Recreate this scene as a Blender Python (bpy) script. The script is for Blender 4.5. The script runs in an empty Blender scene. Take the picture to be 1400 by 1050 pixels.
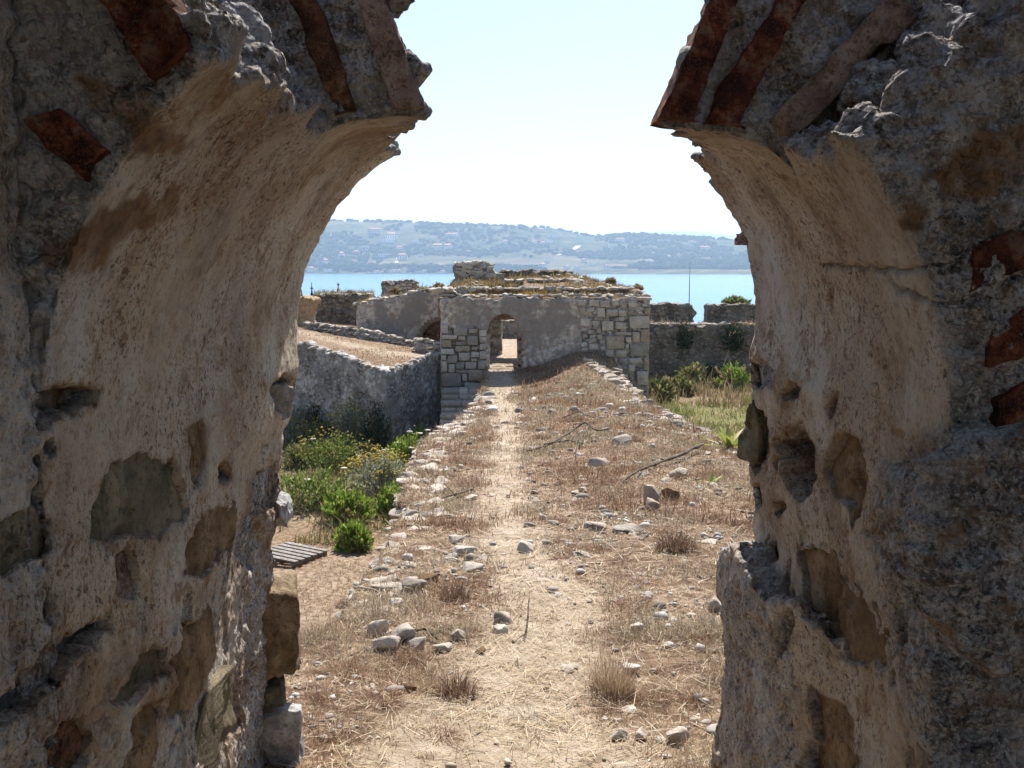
import bpy, math, random
import numpy as np
R_ = math.radians
C = bpy.context.scene.collection
sc = bpy.context.scene
# ---------------------------------------------------------------- camera, sky, sun, exposure
EYE = 1.6                      # eye height over the path in the arch
FPX, PITCH = 1361.0, R_(6.66)  # 35 mm lens
cam_d = bpy.data.cameras.new('camera'); cam_d.lens = 35; cam_d.sensor_width = 36
cam_d.clip_start = 0.05; cam_d.clip_end = 30000
cam = bpy.data.objects.new('camera', cam_d); C.objects.link(cam)
cam.location = (0, 0, EYE); cam.rotation_euler = (R_(90) - PITCH, 0, 0)
sc.camera = cam
SUN_EL, SUN_AZ = R_(50), R_(9)      # azimuth measured from +Y towards +X
w = bpy.data.worlds.new('World'); sc.world = w; w.use_nodes = True
nt = w.node_tree
sky = nt.nodes.new('ShaderNodeTexSky'); sky.sky_type = 'NISHITA'; sky.sun_disc = False
sky.sun_elevation = SUN_EL; sky.sun_rotation = SUN_AZ
sky.air_density = 1.0; sky.dust_density = 1.0; sky.ozone_density = 1.6; sky.altitude = 10
bg = nt.nodes['Background']; bg.inputs[1].default_value = 0.050
nt.links.new(sky.outputs[0], bg.inputs[0])
sl = bpy.data.lights.new('sun', 'SUN'); sl.energy = 3.4; sl.angle = R_(0.5); sl.color = (1.0, .95, .87)
sun = bpy.data.objects.new('sun', sl); C.objects.link(sun)
from mathutils import Vector
sdir = Vector((math.sin(SUN_AZ)*math.cos(SUN_EL), math.cos(SUN_AZ)*math.cos(SUN_EL), math.sin(SUN_EL)))
sun.rotation_euler = sdir.to_track_quat('Z', 'Y').to_euler(); sun.location = (0, 20, 40)
sc.view_settings.view_transform = 'Standard'; sc.view_settings.look = 'None'
sc.view_settings.gamma = 1; sc.view_settings.use_curve_mapping = False
sc.view_settings.exposure = 1.56
sc.cycles.max_bounces = 8; sc.cycles.diffuse_bounces = 6; sc.cycles.volume_bounces = 1
sc.cycles.transparent_max_bounces = 8

rng = np.random.default_rng(11)
# ---------------------------------------------------------------- helpers
CP, SP = math.cos(PITCH), math.sin(PITCH)
def ray(px, py):
    u = (np.asarray(px, float) - 700)/FPX; v = (525 - np.asarray(py, float))/FPX
    return np.stack([u, CP + v*SP, -SP + v*CP], -1)
def at(px, py, Y):                       # a point seen in the photo at depth Y
    d = ray(px, py); t = np.asarray(Y, float)/d[..., 1]
    p = d*t[..., None]; p[..., 2] += EYE
    return p
def proj(p):
    x = p[..., 0]; y = p[..., 1]; z = p[..., 2] - EYE
    f = y*CP - z*SP; up = y*SP + z*CP
    f = np.maximum(f, .05)
    return 700 + FPX*x/f, 525 - FPX*up/f

def _hash(ix, iy, iz, seed):
    with np.errstate(over='ignore'):
        h = (ix.astype(np.uint32)*np.uint32(374761393) + iy.astype(np.uint32)*np.uint32(668265263)
             + iz.astype(np.uint32)*np.uint32(2147483647) + np.uint32(seed*1274126177 & 0xffffffff))
        h = (h ^ (h >> np.uint32(13)))*np.uint32(1274126177)
        h = h ^ (h >> np.uint32(16))
        h = h*np.uint32(2246822519); h = h ^ (h >> np.uint32(15))
    return (h & np.uint32(0xffffff)).astype(np.float32)/np.float32(0xffffff)
def vnoise(p, freq, seed=0):             # value noise in -1..1
    q = np.asarray(p, np.float32)*freq + 1000.0
    i = np.floor(q).astype(np.int64); f = (q - i).astype(np.float32)
    f = f*f*f*(f*(f*6 - 15) + 10)
    r = 0
    for dx in (0, 1):
        wx = f[..., 0] if dx else 1 - f[..., 0]
        for dy in (0, 1):
            wy = f[..., 1] if dy else 1 - f[..., 1]
            for dz in (0, 1):
                wz = f[..., 2] if dz else 1 - f[..., 2]
                r = r + wx*wy*wz*_hash(i[..., 0]+dx, i[..., 1]+dy, i[..., 2]+dz, seed)
    return r*2 - 1
def fbm(p, freq, octv=4, seed=0, gain=.5):
    s = 0; a = 1.; tot = 0
    for o in range(octv):
        s = s + a*vnoise(p, freq*2.03**o, seed + o*17); tot += a; a *= gain
    return s/tot
def worley(p, freq, seed=0):             # distance to nearest feature point
    q = np.asarray(p, np.float32)*freq + 500.
    i = np.floor(q).astype(np.int64); f = q - i
    best = np.full(q.shape[:-1], 9., np.float32)
    for dx in (-1, 0, 1):
        for dy in (-1, 0, 1):
            for dz in (-1, 0, 1):
                jx, jy, jz = i[..., 0]+dx, i[..., 1]+dy, i[..., 2]+dz
                d = ((dx + _hash(jx, jy, jz, seed) - f[..., 0])**2 + (dy + _hash(jx, jy, jz, seed+1) - f[..., 1])**2
                     + (dz + _hash(jx, jy, jz, seed+2) - f[..., 2])**2)
                best = np.minimum(best, d)
    return np.sqrt(best)
def sstep(x, a, b):
    t = np.clip((x - a)/(b - a), 0, 1); return t*t*(3 - 2*t)

def mesh_from(verts, faces, smooth=True, mats=None, attrs=None):
    """faces: (n,3) or (n,4) array, or list of such arrays"""
    me = bpy.data.meshes.new('mesh')
    fl = faces if isinstance(faces, list) else [faces]
    fl = [np.asarray(f) for f in fl if len(f)]
    v = np.asarray(verts, np.float32)
    me.vertices.add(len(v)); me.vertices.foreach_set('co', v.ravel())
    nl = sum(f.size for f in fl); npoly = sum(len(f) for f in fl)
    me.loops.add(nl); me.polygons.add(npoly)
    me.loops.foreach_set('vertex_index', np.concatenate([f.ravel() for f in fl]).astype(np.int32))
    tot = np.concatenate([np.full(len(f), f.shape[1]) for f in fl])
    start = np.concatenate([[0], np.cumsum(tot)[:-1]])
    me.polygons.foreach_set('loop_start', start.astype(np.int32))
    if smooth is True: me.polygons.foreach_set('use_smooth', np.ones(npoly, bool))
    me.update(calc_edges=True)
    if attrs:
        for k, a in attrs.items():
            a = np.asarray(a, np.float32)
            if a.ndim == 1:
                at_ = me.attributes.new(k, 'FLOAT', 'POINT'); at_.data.foreach_set('value', a)
            else:
                at_ = me.attributes.new(k, 'FLOAT_COLOR', 'POINT')
                if a.shape[1] == 3: a = np.concatenate([a, np.ones((len(a), 1), np.float32)], 1)
                at_.data.foreach_set('color', a.ravel())
    return me
def link(name, me, mat=None, parent=None, label=None, cat=None, group=None, kind=None):
    o = bpy.data.objects.new(name, me); C.objects.link(o)
    if me is not None and mat is not None and not me.materials: me.materials.append(mat)
    if parent is not None: o.parent = parent
    if label: o['label'] = label
    if cat: o['category'] = cat
    if group: o['group'] = group
    if kind: o['kind'] = kind
    return o
def empty(name, loc, label, cat, group=None):
    o = link(name, None, label=label, cat=cat, group=group); o.location = [float(c) for c in loc]
    o.empty_display_size = .1
    return o
def sub(parent, me, name, mat, **k):     # a part given in world coordinates, re-based to its parent
    L = np.array(parent.location)
    n = len(me.vertices); co = np.empty(n*3, np.float32); me.vertices.foreach_get('co', co)
    co = co.reshape(-1, 3) - L; me.vertices.foreach_set('co', co.astype(np.float32).ravel())
    me.update()
    return link(name, me, mat, parent, **k)

# ---- node material toolkit
class NM:
    def __init__(self, name, rough=.9, spec=.15):
        self.m = bpy.data.materials.new(name); self.m.use_nodes = True
        self.t = self.m.node_tree; self.n = self.t.nodes
        self.b = self.n['Principled BSDF']; self.b.inputs['Roughness'].default_value = rough
        self.b.inputs['Specular IOR Level'].default_value = spec
        self._co = None
    def L(self, a, b): self.t.links.new(a, b)
    def co(self, kind='Object'):
        if kind == 'World':
            g = self.n.new('ShaderNodeNewGeometry'); return g.outputs['Position']
        c = self.n.new('ShaderNodeTexCoord'); return c.outputs[kind]
    def attr(self, name, out='Fac'):
        a = self.n.new('ShaderNodeAttribute'); a.attribute_name = name; return a.outputs[out]
    def noise(self, co, scale, detail=6, rough=.6, out='Fac', dist=0):
        t = self.n.new('ShaderNodeTexNoise'); t.inputs['Scale'].default_value = scale
        t.inputs['Detail'].default_value = detail; t.inputs['Roughness'].default_value = rough
        t.inputs['Distortion'].default_value = dist
        self.L(co, t.inputs['Vector']); return t.outputs[out]
    def vor(self, co, scale, feature='F1', out='Distance', rnd=1):
        t = self.n.new('ShaderNodeTexVoronoi'); t.feature = feature; t.inputs['Scale'].default_value = scale
        t.inputs['Randomness'].default_value = rnd
        self.L(co, t.inputs['Vector']); return t.outputs[out]
    def ramp(self, fac, stops):
        r = self.n.new('ShaderNodeValToRGB'); e = r.color_ramp.elements
        while len(e) < len(stops): e.new(.5)
        for k, (p, c) in enumerate(stops):
            e[k].position = p
            e[k].color = (*c, 1) if not np.isscalar(c) else (c, c, c, 1)
        self.L(fac, r.inputs[0]); return r.outputs[0]
    def mix(self, fac, a, b, mode='MIX'):
        m = self.n.new('ShaderNodeMix'); m.data_type = 'RGBA'; m.blend_type = mode
        for s, v in ((m.inputs[0], fac), (m.inputs[6], a), (m.inputs[7], b)):
            if hasattr(v, 'links') or hasattr(v, 'is_linked'): self.L(v, s)
            elif np.isscalar(v): s.default_value = v
            else: s.default_value = (*v, 1)
        return m.outputs[2]
    def math(self, op, a, b=0., clamp=False):
        m = self.n.new('ShaderNodeMath'); m.operation = op; m.use_clamp = clamp
        for s, v in ((m.inputs[0], a), (m.inputs[1], b)):
            if hasattr(v, 'is_linked'): self.L(v, s)
            else: s.default_value = v
        return m.outputs[0]
    def bump(self, h, dist=.01, strength=1., prev=None):
        b = self.n.new('ShaderNodeBump'); b.inputs['Distance'].default_value = dist
        b.inputs['Strength'].default_value = strength
        self.L(h, b.inputs['Height'])
        if prev is not None: self.L(prev, b.inputs['Normal'])
        return b.outputs[0]
    def done(self, color=None, normal=None):
        if color is not None:
            if hasattr(color, 'is_linked'): self.L(color, self.b.inputs['Base Color'])
            else: self.b.inputs['Base Color'].default_value = (*color, 1)
        if normal is not None: self.L(normal, self.b.inputs['Normal'])
        return self.m
def val(m, v):
    n = m.n.new('ShaderNodeValue'); n.outputs[0].default_value = v; return n.outputs[0]

# ---- naive surface nets: a closed mesh from a sampled signed distance field (negative inside)
def surface_nets(s, origin, h):
    nx, ny, nz = s.shape
    neg = s < 0
    cnt = np.zeros((nx-1, ny-1, nz-1), np.int8)
    for dx in (0, 1):
        for dy in (0, 1):
            for dz in (0, 1):
                cnt += neg[dx:nx-1+dx, dy:ny-1+dy, dz:nz-1+dz]
    act = (cnt > 0) & (cnt < 8)
    ci = np.argwhere(act)
    vid = np.full(act.shape, -1, np.int32); vid[act] = np.arange(len(ci))
    corner = {}
    for dx in (0, 1):
        for dy in (0, 1):
            for dz in (0, 1):
                corner[dx, dy, dz] = s[ci[:, 0]+dx, ci[:, 1]+dy, ci[:, 2]+dz]
    acc = np.zeros((len(ci), 3), np.float32); num = np.zeros(len(ci), np.float32)
    for a in range(3):
        o1, o2 = [k for k in range(3) if k != a]
        for b1 in (0, 1):
            for b2 in (0, 1):
                p0 = [0, 0, 0]; p0[o1] = b1; p0[o2] = b2; p1 = list(p0); p1[a] = 1
                s0, s1 = corner[tuple(p0)], corner[tuple(p1)]
                m = (s0 < 0) != (s1 < 0)
                t = np.where(m, s0/np.where(m, s0 - s1, 1), 0)
                acc[:, a] += np.where(m, t, 0); acc[:, o1] += np.where(m, b1, 0); acc[:, o2] += np.where(m, b2, 0)
                num += m
    verts = (ci + acc/num[:, None])*h + np.asarray(origin)
    quads = []
    for a in range(3):
        o1, o2 = (a+1) % 3, (a+2) % 3
        sl0 = [slice(None)]*3; sl1 = [slice(None)]*3
        sl0[a] = slice(0, s.shape[a]-1); sl1[a] = slice(1, None)
        for k in (o1, o2):
            sl0[k] = slice(1, s.shape[k]-1); sl1[k] = slice(1, s.shape[k]-1)
        n0 = neg[tuple(sl0)]; n1 = neg[tuple(sl1)]
        e = np.argwhere(n0 != n1)
        flip = n0[e[:, 0], e[:, 1], e[:, 2]]
        base = e.copy()   # cell index: along a same; along o1,o2 the edge index is +1, so cells e and e+1 -> shift
        def cell(d1, d2):
            c = base.copy(); c[:, o1] += d1; c[:, o2] += d2
            return vid[c[:, 0], c[:, 1], c[:, 2]]
        q = np.stack([cell(0, 0), cell(1, 0), cell(1, 1), cell(0, 1)], 1)
        q[~flip] = q[~flip][:, ::-1]
        quads.append(q)
    return verts.astype(np.float32), np.concatenate(quads)
def vnormals(v, q):
    n = np.zeros_like(v)
    fn = np.cross(v[q[:, 2]] - v[q[:, 0]], v[q[:, 3 if q.shape[1] == 4 else 1]] - v[q[:, 1 if q.shape[1] == 4 else 0]])
    for k in range(q.shape[1]):
        for a in range(3): n[:, a] += np.bincount(q[:, k], fn[:, a], len(v))
    return n/np.maximum(np.linalg.norm(n, axis=1, keepdims=True), 1e-9)
def smooth_field(f, q, it=1):
    n = len(f)
    for _ in range(it):
        s = np.zeros_like(f); c = np.zeros(n)
        for k in range(4):
            a, b = q[:, k], q[:, (k+1) % 4]
            if f.ndim == 1:
                s += np.bincount(a, f[b], n) + np.bincount(b, f[a], n)
            else:
                for d in range(f.shape[1]): s[:, d] += np.bincount(a, f[b, d], n) + np.bincount(b, f[a, d], n)
            c += np.bincount(a, None, n) + np.bincount(b, None, n)
        f = (s/np.maximum(c, 1)[:, None] if f.ndim > 1 else s/np.maximum(c, 1)).astype(np.float32)
    return f
def poly_sd(u, v, poly):                 # signed distance to a polygon, negative inside
    P = np.asarray(poly, float); Q = np.roll(P, -1, 0)
    d = np.full(u.shape, 1e9); inside = np.zeros(u.shape, bool)
    for (x0, y0), (x1, y1) in zip(P, Q):
        ex, ey = x1-x0, y1-y0; L2 = ex*ex + ey*ey
        t = np.clip(((u-x0)*ex + (v-y0)*ey)/L2, 0, 1)
        d = np.minimum(d, np.hypot(u-x0-t*ex, v-y0-t*ey))
        c = ((y0 > v) != (y1 > v)) & (u < (x1-x0)*(v-y0)/np.where(y1 == y0, 1e-9, y1-y0) + x0)
        inside ^= c
    return np.where(inside, -d, d)

# ---- a library of rough stones (shared meshes)
def ico(sub_=2):
    t = (1 + 5**.5)/2
    v = np.array([(-1, t, 0), (1, t, 0), (-1, -t, 0), (1, -t, 0), (0, -1, t), (0, 1, t), (0, -1, -t), (0, 1, -t), (t, 0, -1), (t, 0, 1), (-t, 0, -1), (-t, 0, 1)], float)
    f = [(0, 11, 5), (0, 5, 1), (0, 1, 7), (0, 7, 10), (0, 10, 11), (1, 5, 9), (5, 11, 4), (11, 10, 2), (10, 7, 6), (7, 1, 8), (3, 9, 4), (3, 4, 2), (3, 2, 6), (3, 6, 8), (3, 8, 9), (4, 9, 5), (2, 4, 11), (6, 2, 10), (8, 6, 7), (9, 8, 1)]
    v = [tuple(a/np.linalg.norm(a)) for a in v]
    for _ in range(sub_):
        cache = {}; nf = []
        def mid(a, b):
            k = (min(a, b), max(a, b))
            if k not in cache:
                m = np.array(v[a]) + np.array(v[b]); v.append(tuple(m/np.linalg.norm(m))); cache[k] = len(v)-1
            return cache[k]
        for a, b, c in f:
            x, y, z = mid(a, b), mid(b, c), mid(c, a)
            nf += [(a, x, z), (b, y, x), (c, z, y), (x, y, z)]
        f = nf
    return np.array(v), np.array(f)
ICO = {k: ico(k) for k in (0, 1, 2, 3, 4)}
def rock_verts(seed, lvl=2, box=.35, rough=.18, cuts=6):
    """unit-ish rock: sphere pushed towards a box, cut by random planes, roughened"""
    r = np.random.default_rng(seed); v = ICO[lvl][0].copy()
    b = v/np.max(np.abs(v), axis=1, keepdims=True)
    v = v*(1-box) + b*box*.85
    for _ in range(cuts):
        n = r.normal(size=3); n /= np.linalg.norm(n); d = r.uniform(.42, .78)
        k = v@n - d; m = k > 0; v[m] -= n*k[m][:, None]*.98
    nrm = v/np.linalg.norm(v, axis=1, keepdims=True)
    v = v + nrm*(fbm(v + seed*7.3, 1.3, 3, seed)*rough)[:, None]
    v = v + nrm*(np.abs(fbm(v + seed*3.1, 4.5, 2, seed+9))*-rough*.45)[:, None]
    v /= np.abs(v).max(0)
    return v*.5                         # fits a 1 x 1 x 1 box
ROCKS = [mesh_from(rock_verts(s, 2, .45, .09, 15), ICO[2][1], smooth=False) for s in range(14)]
FLATS = [mesh_from(rock_verts(100+s, 2, .6, .09, 13), ICO[2][1], smooth=False) for s in range(10)]
PEBS = [rock_verts(200+s, 0 if s < 4 else 1, .3, .2, 2) for s in range(8)]
# ================================================================ materials
def m_masonry():
    m = NM('old_masonry', .93, .1); co = m.co('World')
    pl = m.attr('plaster'); st = m.attr('stain')
    n1 = m.noise(co, 3.2, 8, .66); n2 = m.noise(co, 15, 8, .72); n3 = m.noise(co, 55, 8, .75); n6 = m.noise(co, 130, 6, .75)
    n4 = m.noise(co, 7.5, 8, .75, dist=.8); n5 = m.noise(co, 1.5, 6, .65); n7 = m.noise(co, 24, 8, .72, dist=.5)
    pit = m.ramp(m.noise(co, 4.2, 6, .6, dist=.3), [(.43, .35), (.54, 1.)])
    def patchy(fac): return m.math('MULTIPLY', fac, pit)
    # lime plaster: cream with pinkish and ochre patches and brown grit
    p = m.ramp(n1, [(.36, (.42, .305, .21)), (.45, (.64, .51, .375)), (.55, (.74, .63, .49)), (.64, (.83, .77, .68))])
    p = m.mix(m.math('ADD', m.math('MULTIPLY', m.ramp(n2, [(.40, .7), (.46, 0.)]), .35), m.math('MULTIPLY', patchy(m.ramp(n2, [(.40, .7), (.46, 0.)])), .65)), p, (.42, .275, .18))
    p = m.mix(m.ramp(n7, [(.55, 0.), (.64, .6)]), p, (.74, .68, .61))
    p = m.mix(m.ramp(n4, [(.57, 0.), (.63, .8)]), p, (.33, .18, .085))
    p = m.mix(m.ramp(n5, [(.50, 0.), (.66, .45)]), p, (.56, .535, .52))
    p = m.mix(m.ramp(m.noise(co, 2.3, 9, .74, dist=.4), [(.53, 0.), (.59, .55)]), p, (.40, .26, .15))
    p = m.mix(patchy(m.ramp(n3, [(.40, .9), (.455, 0.)])), p, (.16, .09, .055))
    p = m.mix(patchy(m.ramp(n6, [(.40, .8), (.46, 0.)])), p, (.14, .09, .06))
    p = m.mix(m.ramp(n6, [(.56, 0.), (.66, .5)]), p, (.66, .60, .53))
    # rubble mortar: grey lime with coarse grit of many colours
    g = m.ramp(n2, [(.36, (.15, .14, .135)), (.47, (.34, .315, .30)), (.56, (.48, .455, .435)), (.66, (.68, .66, .64))])
    wv = m.n.new('ShaderNodeMix'); wv.data_type = 'VECTOR'; wv.inputs[0].default_value = .035
    nc = m.n.new('ShaderNodeTexNoise'); nc.inputs['Scale'].default_value = 38.; nc.inputs['Detail'].default_value = 4; m.L(co, nc.inputs['Vector'])
    m.L(co, wv.inputs[4]); m.L(nc.outputs['Color'], wv.inputs[5])
    vc = m.vor(wv.outputs[1], 62, out='Color'); vd = m.vor(wv.outputs[1], 62)
    sepn = m.n.new('ShaderNodeSeparateColor'); m.L(vc, sepn.inputs[0])
    pc = m.ramp(sepn.outputs[0], [(.0, (.08, .075, .07)), (.3, (.27, .21, .16)), (.55, (.40, .375, .35)), (.8, (.55, .53, .50)), (1., (.20, .12, .08))])
    g = m.mix(m.ramp(vd, [(.28, .8), (.5, 0.)]), g, pc)
    vc2 = m.vor(wv.outputs[1], 27, out='Color'); vd2 = m.vor(wv.outputs[1], 27); sp2 = m.n.new('ShaderNodeSeparateColor'); m.L(vc2, sp2.inputs[0])
    pc2 = m.ramp(sp2.outputs[1], [(.0, (.10, .09, .08)), (.35, (.33, .27, .21)), (.6, (.47, .45, .42)), (.85, (.66, .64, .61)), (1., (.22, .12, .075))])
    g = m.mix(m.math('MULTIPLY', m.ramp(vd2, [(.26, .85), (.42, 0.)]), m.ramp(sp2.outputs[2], [(.45, 0.), (.5, 1.)])), g, pc2)
    g = m.mix(m.ramp(n6, [(.55, 0.), (.61, .75)]), g, (.72, .70, .67))
    g = m.mix(m.ramp(n3, [(.41, .9), (.46, 0.)]), g, (.075, .065, .06))
    g = m.mix(m.ramp(n6, [(.40, .8), (.45, 0.)]), g, (.085, .075, .07))
    g = m.mix(m.ramp(n4, [(.53, 0.), (.60, .75)]), g, (.27, .155, .08))
    g = m.mix(m.ramp(n1, [(.48, 0.), (.60, .55)]), g, (.60, .58, .57))
    c = m.mix(pl, g, p)
    c = m.mix(st, c, m.ramp(n7, [(.36, (.11, .065, .038)), (.52, (.28, .15, .07)), (.68, (.37, .235, .12))]))
    b = m.bump(n6, .006, 1.)
    b = m.bump(n3, .012, 1., b)
    hb = m.mix(pl, m.math('ADD', m.math('MULTIPLY', vd, -.7), m.math('MULTIPLY', vd2, -.8)), n2)
    b = m.bump(hb, .026, .9, b)
    return m.done(c, b)
def m_stone(name, stops, scale=6., bump=.008, spec=.15, world=True, speck=.35):
    m = NM(name, .9, spec); co = m.co('World' if world else 'Object')
    n = m.noise(co, scale*1.6, 9, .7); f = m.noise(co, scale*9, 8, .75); k = m.noise(co, scale*.45, 5, .6, dist=.5); f2 = m.noise(co, scale*24, 5, .75)
    c = m.ramp(n, [(.405 + (p_ - .3)*.45, c_) for p_, c_ in stops])
    c = m.mix(m.ramp(f, [(.41, speck + .35), (.475, 0.)]), c, tuple(x*.4 for x in stops[0][1]))
    c = m.mix(m.ramp(f2, [(.53, 0.), (.66, .5)]), c, tuple(min(x*1.5, .75) for x in stops[-1][1]))
    c = m.mix(m.ramp(k, [(.44, .5), (.56, 0.)]), c, stops[0][1])
    ck = m.vor(co, scale*.9, feature='DISTANCE_TO_EDGE'); 
    return m.done(c, m.bump(f2, bump*.4, .8, m.bump(f, bump, 1., m.bump(n, bump*2.5, .9))))
M = {}
M['masonry'] = m_masonry()
M['brick'] = m_stone('fired_brick', [(.34, (.055, .020, .014)), (.5, (.20, .052, .027)), (.62, (.30, .095, .048)), (.74, (.36, .22, .15))], 11, .010)
M['brick_orange'] = m_stone('orange_brick', [(.34, (.085, .038, .02)), (.5, (.22, .088, .04)), (.64, (.31, .15, .075)), (.76, (.38, .30, .22))], 11, .009)
M['brick_pale'] = m_stone('weathered_brick', [(.3, (.16, .095, .07)), (.5, (.30, .20, .15)), (.72, (.40, .31, .25))], 9, .006)
M['stone_olive'] = m_stone('olive_stone', [(.3, (.09, .075, .045)), (.5, (.19, .155, .10)), (.75, (.27, .22, .15))], 7, .006)
M['stone_brown'] = m_stone('brown_stone', [(.3, (.12, .07, .032)), (.5, (.24, .155, .08)), (.75, (.32, .22, .13))], 7, .006)
M['stone_dark'] = m_stone('blue_grey_stone', [(.3, (.05, .052, .05)), (.5, (.105, .11, .105)), (.75, (.18, .18, .17))], 7, .006)
M['stone_yellow'] = m_stone('yellow_sandstone', [(.3, (.26, .17, .085)), (.5, (.42, .30, .17)), (.75, (.54, .42, .27))], 7, .006)
M['stone_tan'] = m_stone('tan_sandstone', [(.3, (.17, .115, .065)), (.5, (.33, .24, .15)), (.75, (.47, .37, .26))], 7, .008)
M['stone_white'] = m_stone('white_limestone', [(.3, (.36, .34, .33)), (.5, (.56, .54, .52)), (.75, (.68, .66, .63))], 8, .01)

# ================================================================ the broken arch the photograph looks through
CX, ZS, RAD = .03, -.26, .70         # arch axis, spring line (from the eye), radius
def sag(ang, side): return .085*sstep(ang, 50, 74) if side < 0 else .105*sstep(ang, 42, 68)    # the ring has settled towards its broken crown
def silhouette(points, Y):           # outline of the far edge as offset from the ideal opening, by height
    P = at(np.array([p[0] for p in points], float), np.array([p[1] for p in points], float), Y)
    z = P[:, 2] - EYE
    ideal = np.where(z > ZS, np.sqrt(np.maximum(RAD**2 - (z-ZS)**2, .01)), RAD)
    o = np.argsort(z); d = np.abs(P[:, 0] - CX) - ideal
    return z[o], d[o]
SIL_L = silhouette([(470,280),(455,303),(436,335),(420,372),(412,402),(408,440),(412,500),(404,556),(390,592),(386,650),(378,720),(373,790),(369,900),(364,1000),(362,1060)], 3.1)
SIL_R = silhouette([(990,285),(1010,312),(1024,350),(1032,400),(1031,450),(1020,500),(1024,550),(1022,640),(1030,700),(1027,760),(1022,850),(1018,1000),(1016,1060)], 2.95)
def arch_sdf(side, xs, ys, zs):
    X, Y, Z = np.meshgrid(xs, ys, zs, indexing='ij', sparse=True)
    zsil, dsil = SIL_L if side < 0 else SIL_R
    yn, ym, yf = (1.40, 2.20, 3.10) if side < 0 else (1.65, 2.06, 2.95)
    off = np.interp(Z, zsil, dsil)*sstep(Y, ym - .2, yf - .25)
    a = side*(X - CX)                              # distance from the axis towards this pier
    up = np.maximum(Z - ZS, 0)
    r = np.sqrt(np.maximum(a, 0)**2 + up**2)
    ang = np.degrees(np.arctan2(up, np.maximum(a, 1e-3)))
    d_open = RAD - sag(ang, side)*(Y > ym - .02)*(1 - .75*sstep(Y, ym + .12, yf)) + off - r      # negative in the masonry
    if side < 0:
        lim = np.where(Y < ym, 51., 68.5 - 14.5*np.clip((Y - ym)/(yf - ym), 0, 1))
    else:
        lim = np.where(Y < ym, 41., 64.5 - 21.*np.clip((Y - ym)/(yf - ym), 0, 1)**.8)
    wob = 1.6*np.sin(Y*23.) + 1.2*np.sin(Y*51. + 1) + 1.2*np.sin((r)*37.) + .9*np.sin(r*83 + Y*19)
    wob = wob + 1.1*np.sin(r*43 + Y*9)*(Y > ym)
    d_brk = (ang - lim - wob)*np.pi/180*r
    d = np.maximum(d_open, d_brk)
    d = np.maximum(d, np.maximum(yn - Y, Y - yf))
    if side < 0:                                   # chamber wall that meets the arch at an open joint
        joint = .012 + .006*np.sin(Z*9.) + .004*np.sin(Z*31.)
        wall = np.maximum(np.maximum(X + .672, Y - (yn - joint)), -2)
        d = np.minimum(d, wall)
        # plinth stones at the far corner, below knee height, keep the jamb from ending in the air
    else:
        pl = np.maximum(np.maximum(.735 - .088*sstep(Y, 1.95, 2.75) + .012*np.sin(Z*11 + Y*3) - X, Z + .83 + .03*np.sin(Y*13)), np.maximum(1.8 - Y, Y - 3.02))
        d = np.minimum(d, pl)
    head = np.where(Y > ym, .62 + .33*(Y - ym) + .02*np.sin(X*31 + Y*17), .98) + .03*np.sin(X*9 + Y*5)
    d = np.maximum(d, np.maximum(Z - head, -1.72 - Z))
    d = np.maximum(d, (np.abs(X) - 1.22))
    return np.broadcast_to(d, (len(xs), len(ys), len(zs))).astype(np.float32)

# pockets where the plaster has fallen: outline in photo coordinates, depth (m), stone material or None
POCK_L = [
 ([(150,640),(195,625),(245,640),(262,700),(225,730),(180,722),(150,740),(118,735),(135,690)], .030, 'stone_olive'),
 ([(252,755),(268,720),(300,695),(322,700),(318,745),(285,785),(255,788)], .055, 'stone_brown'),
 ([(158,760),(182,745),(190,790),(183,818),(160,812)], .045, 'brick_pale'),
 ([(-10,960),(40,905),(100,865),(150,842),(150,862),(105,892),(75,925),(30,970),(-10,995)], .045, 'stone_dark'),
 ([(240,905),(262,860),(288,845),(294,900),(272,950),(243,985)], .030, 'stone_brown'),
 ([(172,920),(205,890),(232,890),(222,925),(185,958),(155,965)], .03, 'stone_olive'),
 ([(292,960),(320,930),(325,985),(300,1030),(276,1040),(282,1000)], .030, 'stone_olive'),
 ([(-10,720),(40,700),(70,715),(62,750),(20,780),(-10,790)], .03, 'stone_olive'),
 ([(40,545),(80,530),(140,535),(135,555),(95,562),(75,580),(45,590)], .045, None),
 ([(265,585),(280,575),(284,640),(272,665),(262,640)], .025, 'stone_brown'),
 ([(185,985),(215,960),(225,1000),(205,1060),(175,1060)], .03, 'stone_brown'),
 ([(300,640),(312,630),(316,655),(305,660)], .03, None),
 ([(212,965),(222,955),(228,975),(216,985)], .04, None),
 ([(222,905),(229,902),(230,922),(223,925)], .05, None),
 ([(60,1010),(110,985),(130,1010),(110,1050),(60,1060)], .02, 'brick_orange'),
 ([(330,715),(352,690),(362,740),(345,790),(330,770)], .03, None),
 ([(60,610),(72,600),(80,615),(70,622)], .03, None),
 ([(372,535),(392,510),(404,520),(396,560),(382,566)], .05, None),
 ([(338,660),(372,630),(384,650),(378,690),(352,705)], .025, None),
 ([(335,915),(348,890),(350,915),(340,935)], .02, None),
]
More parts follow.
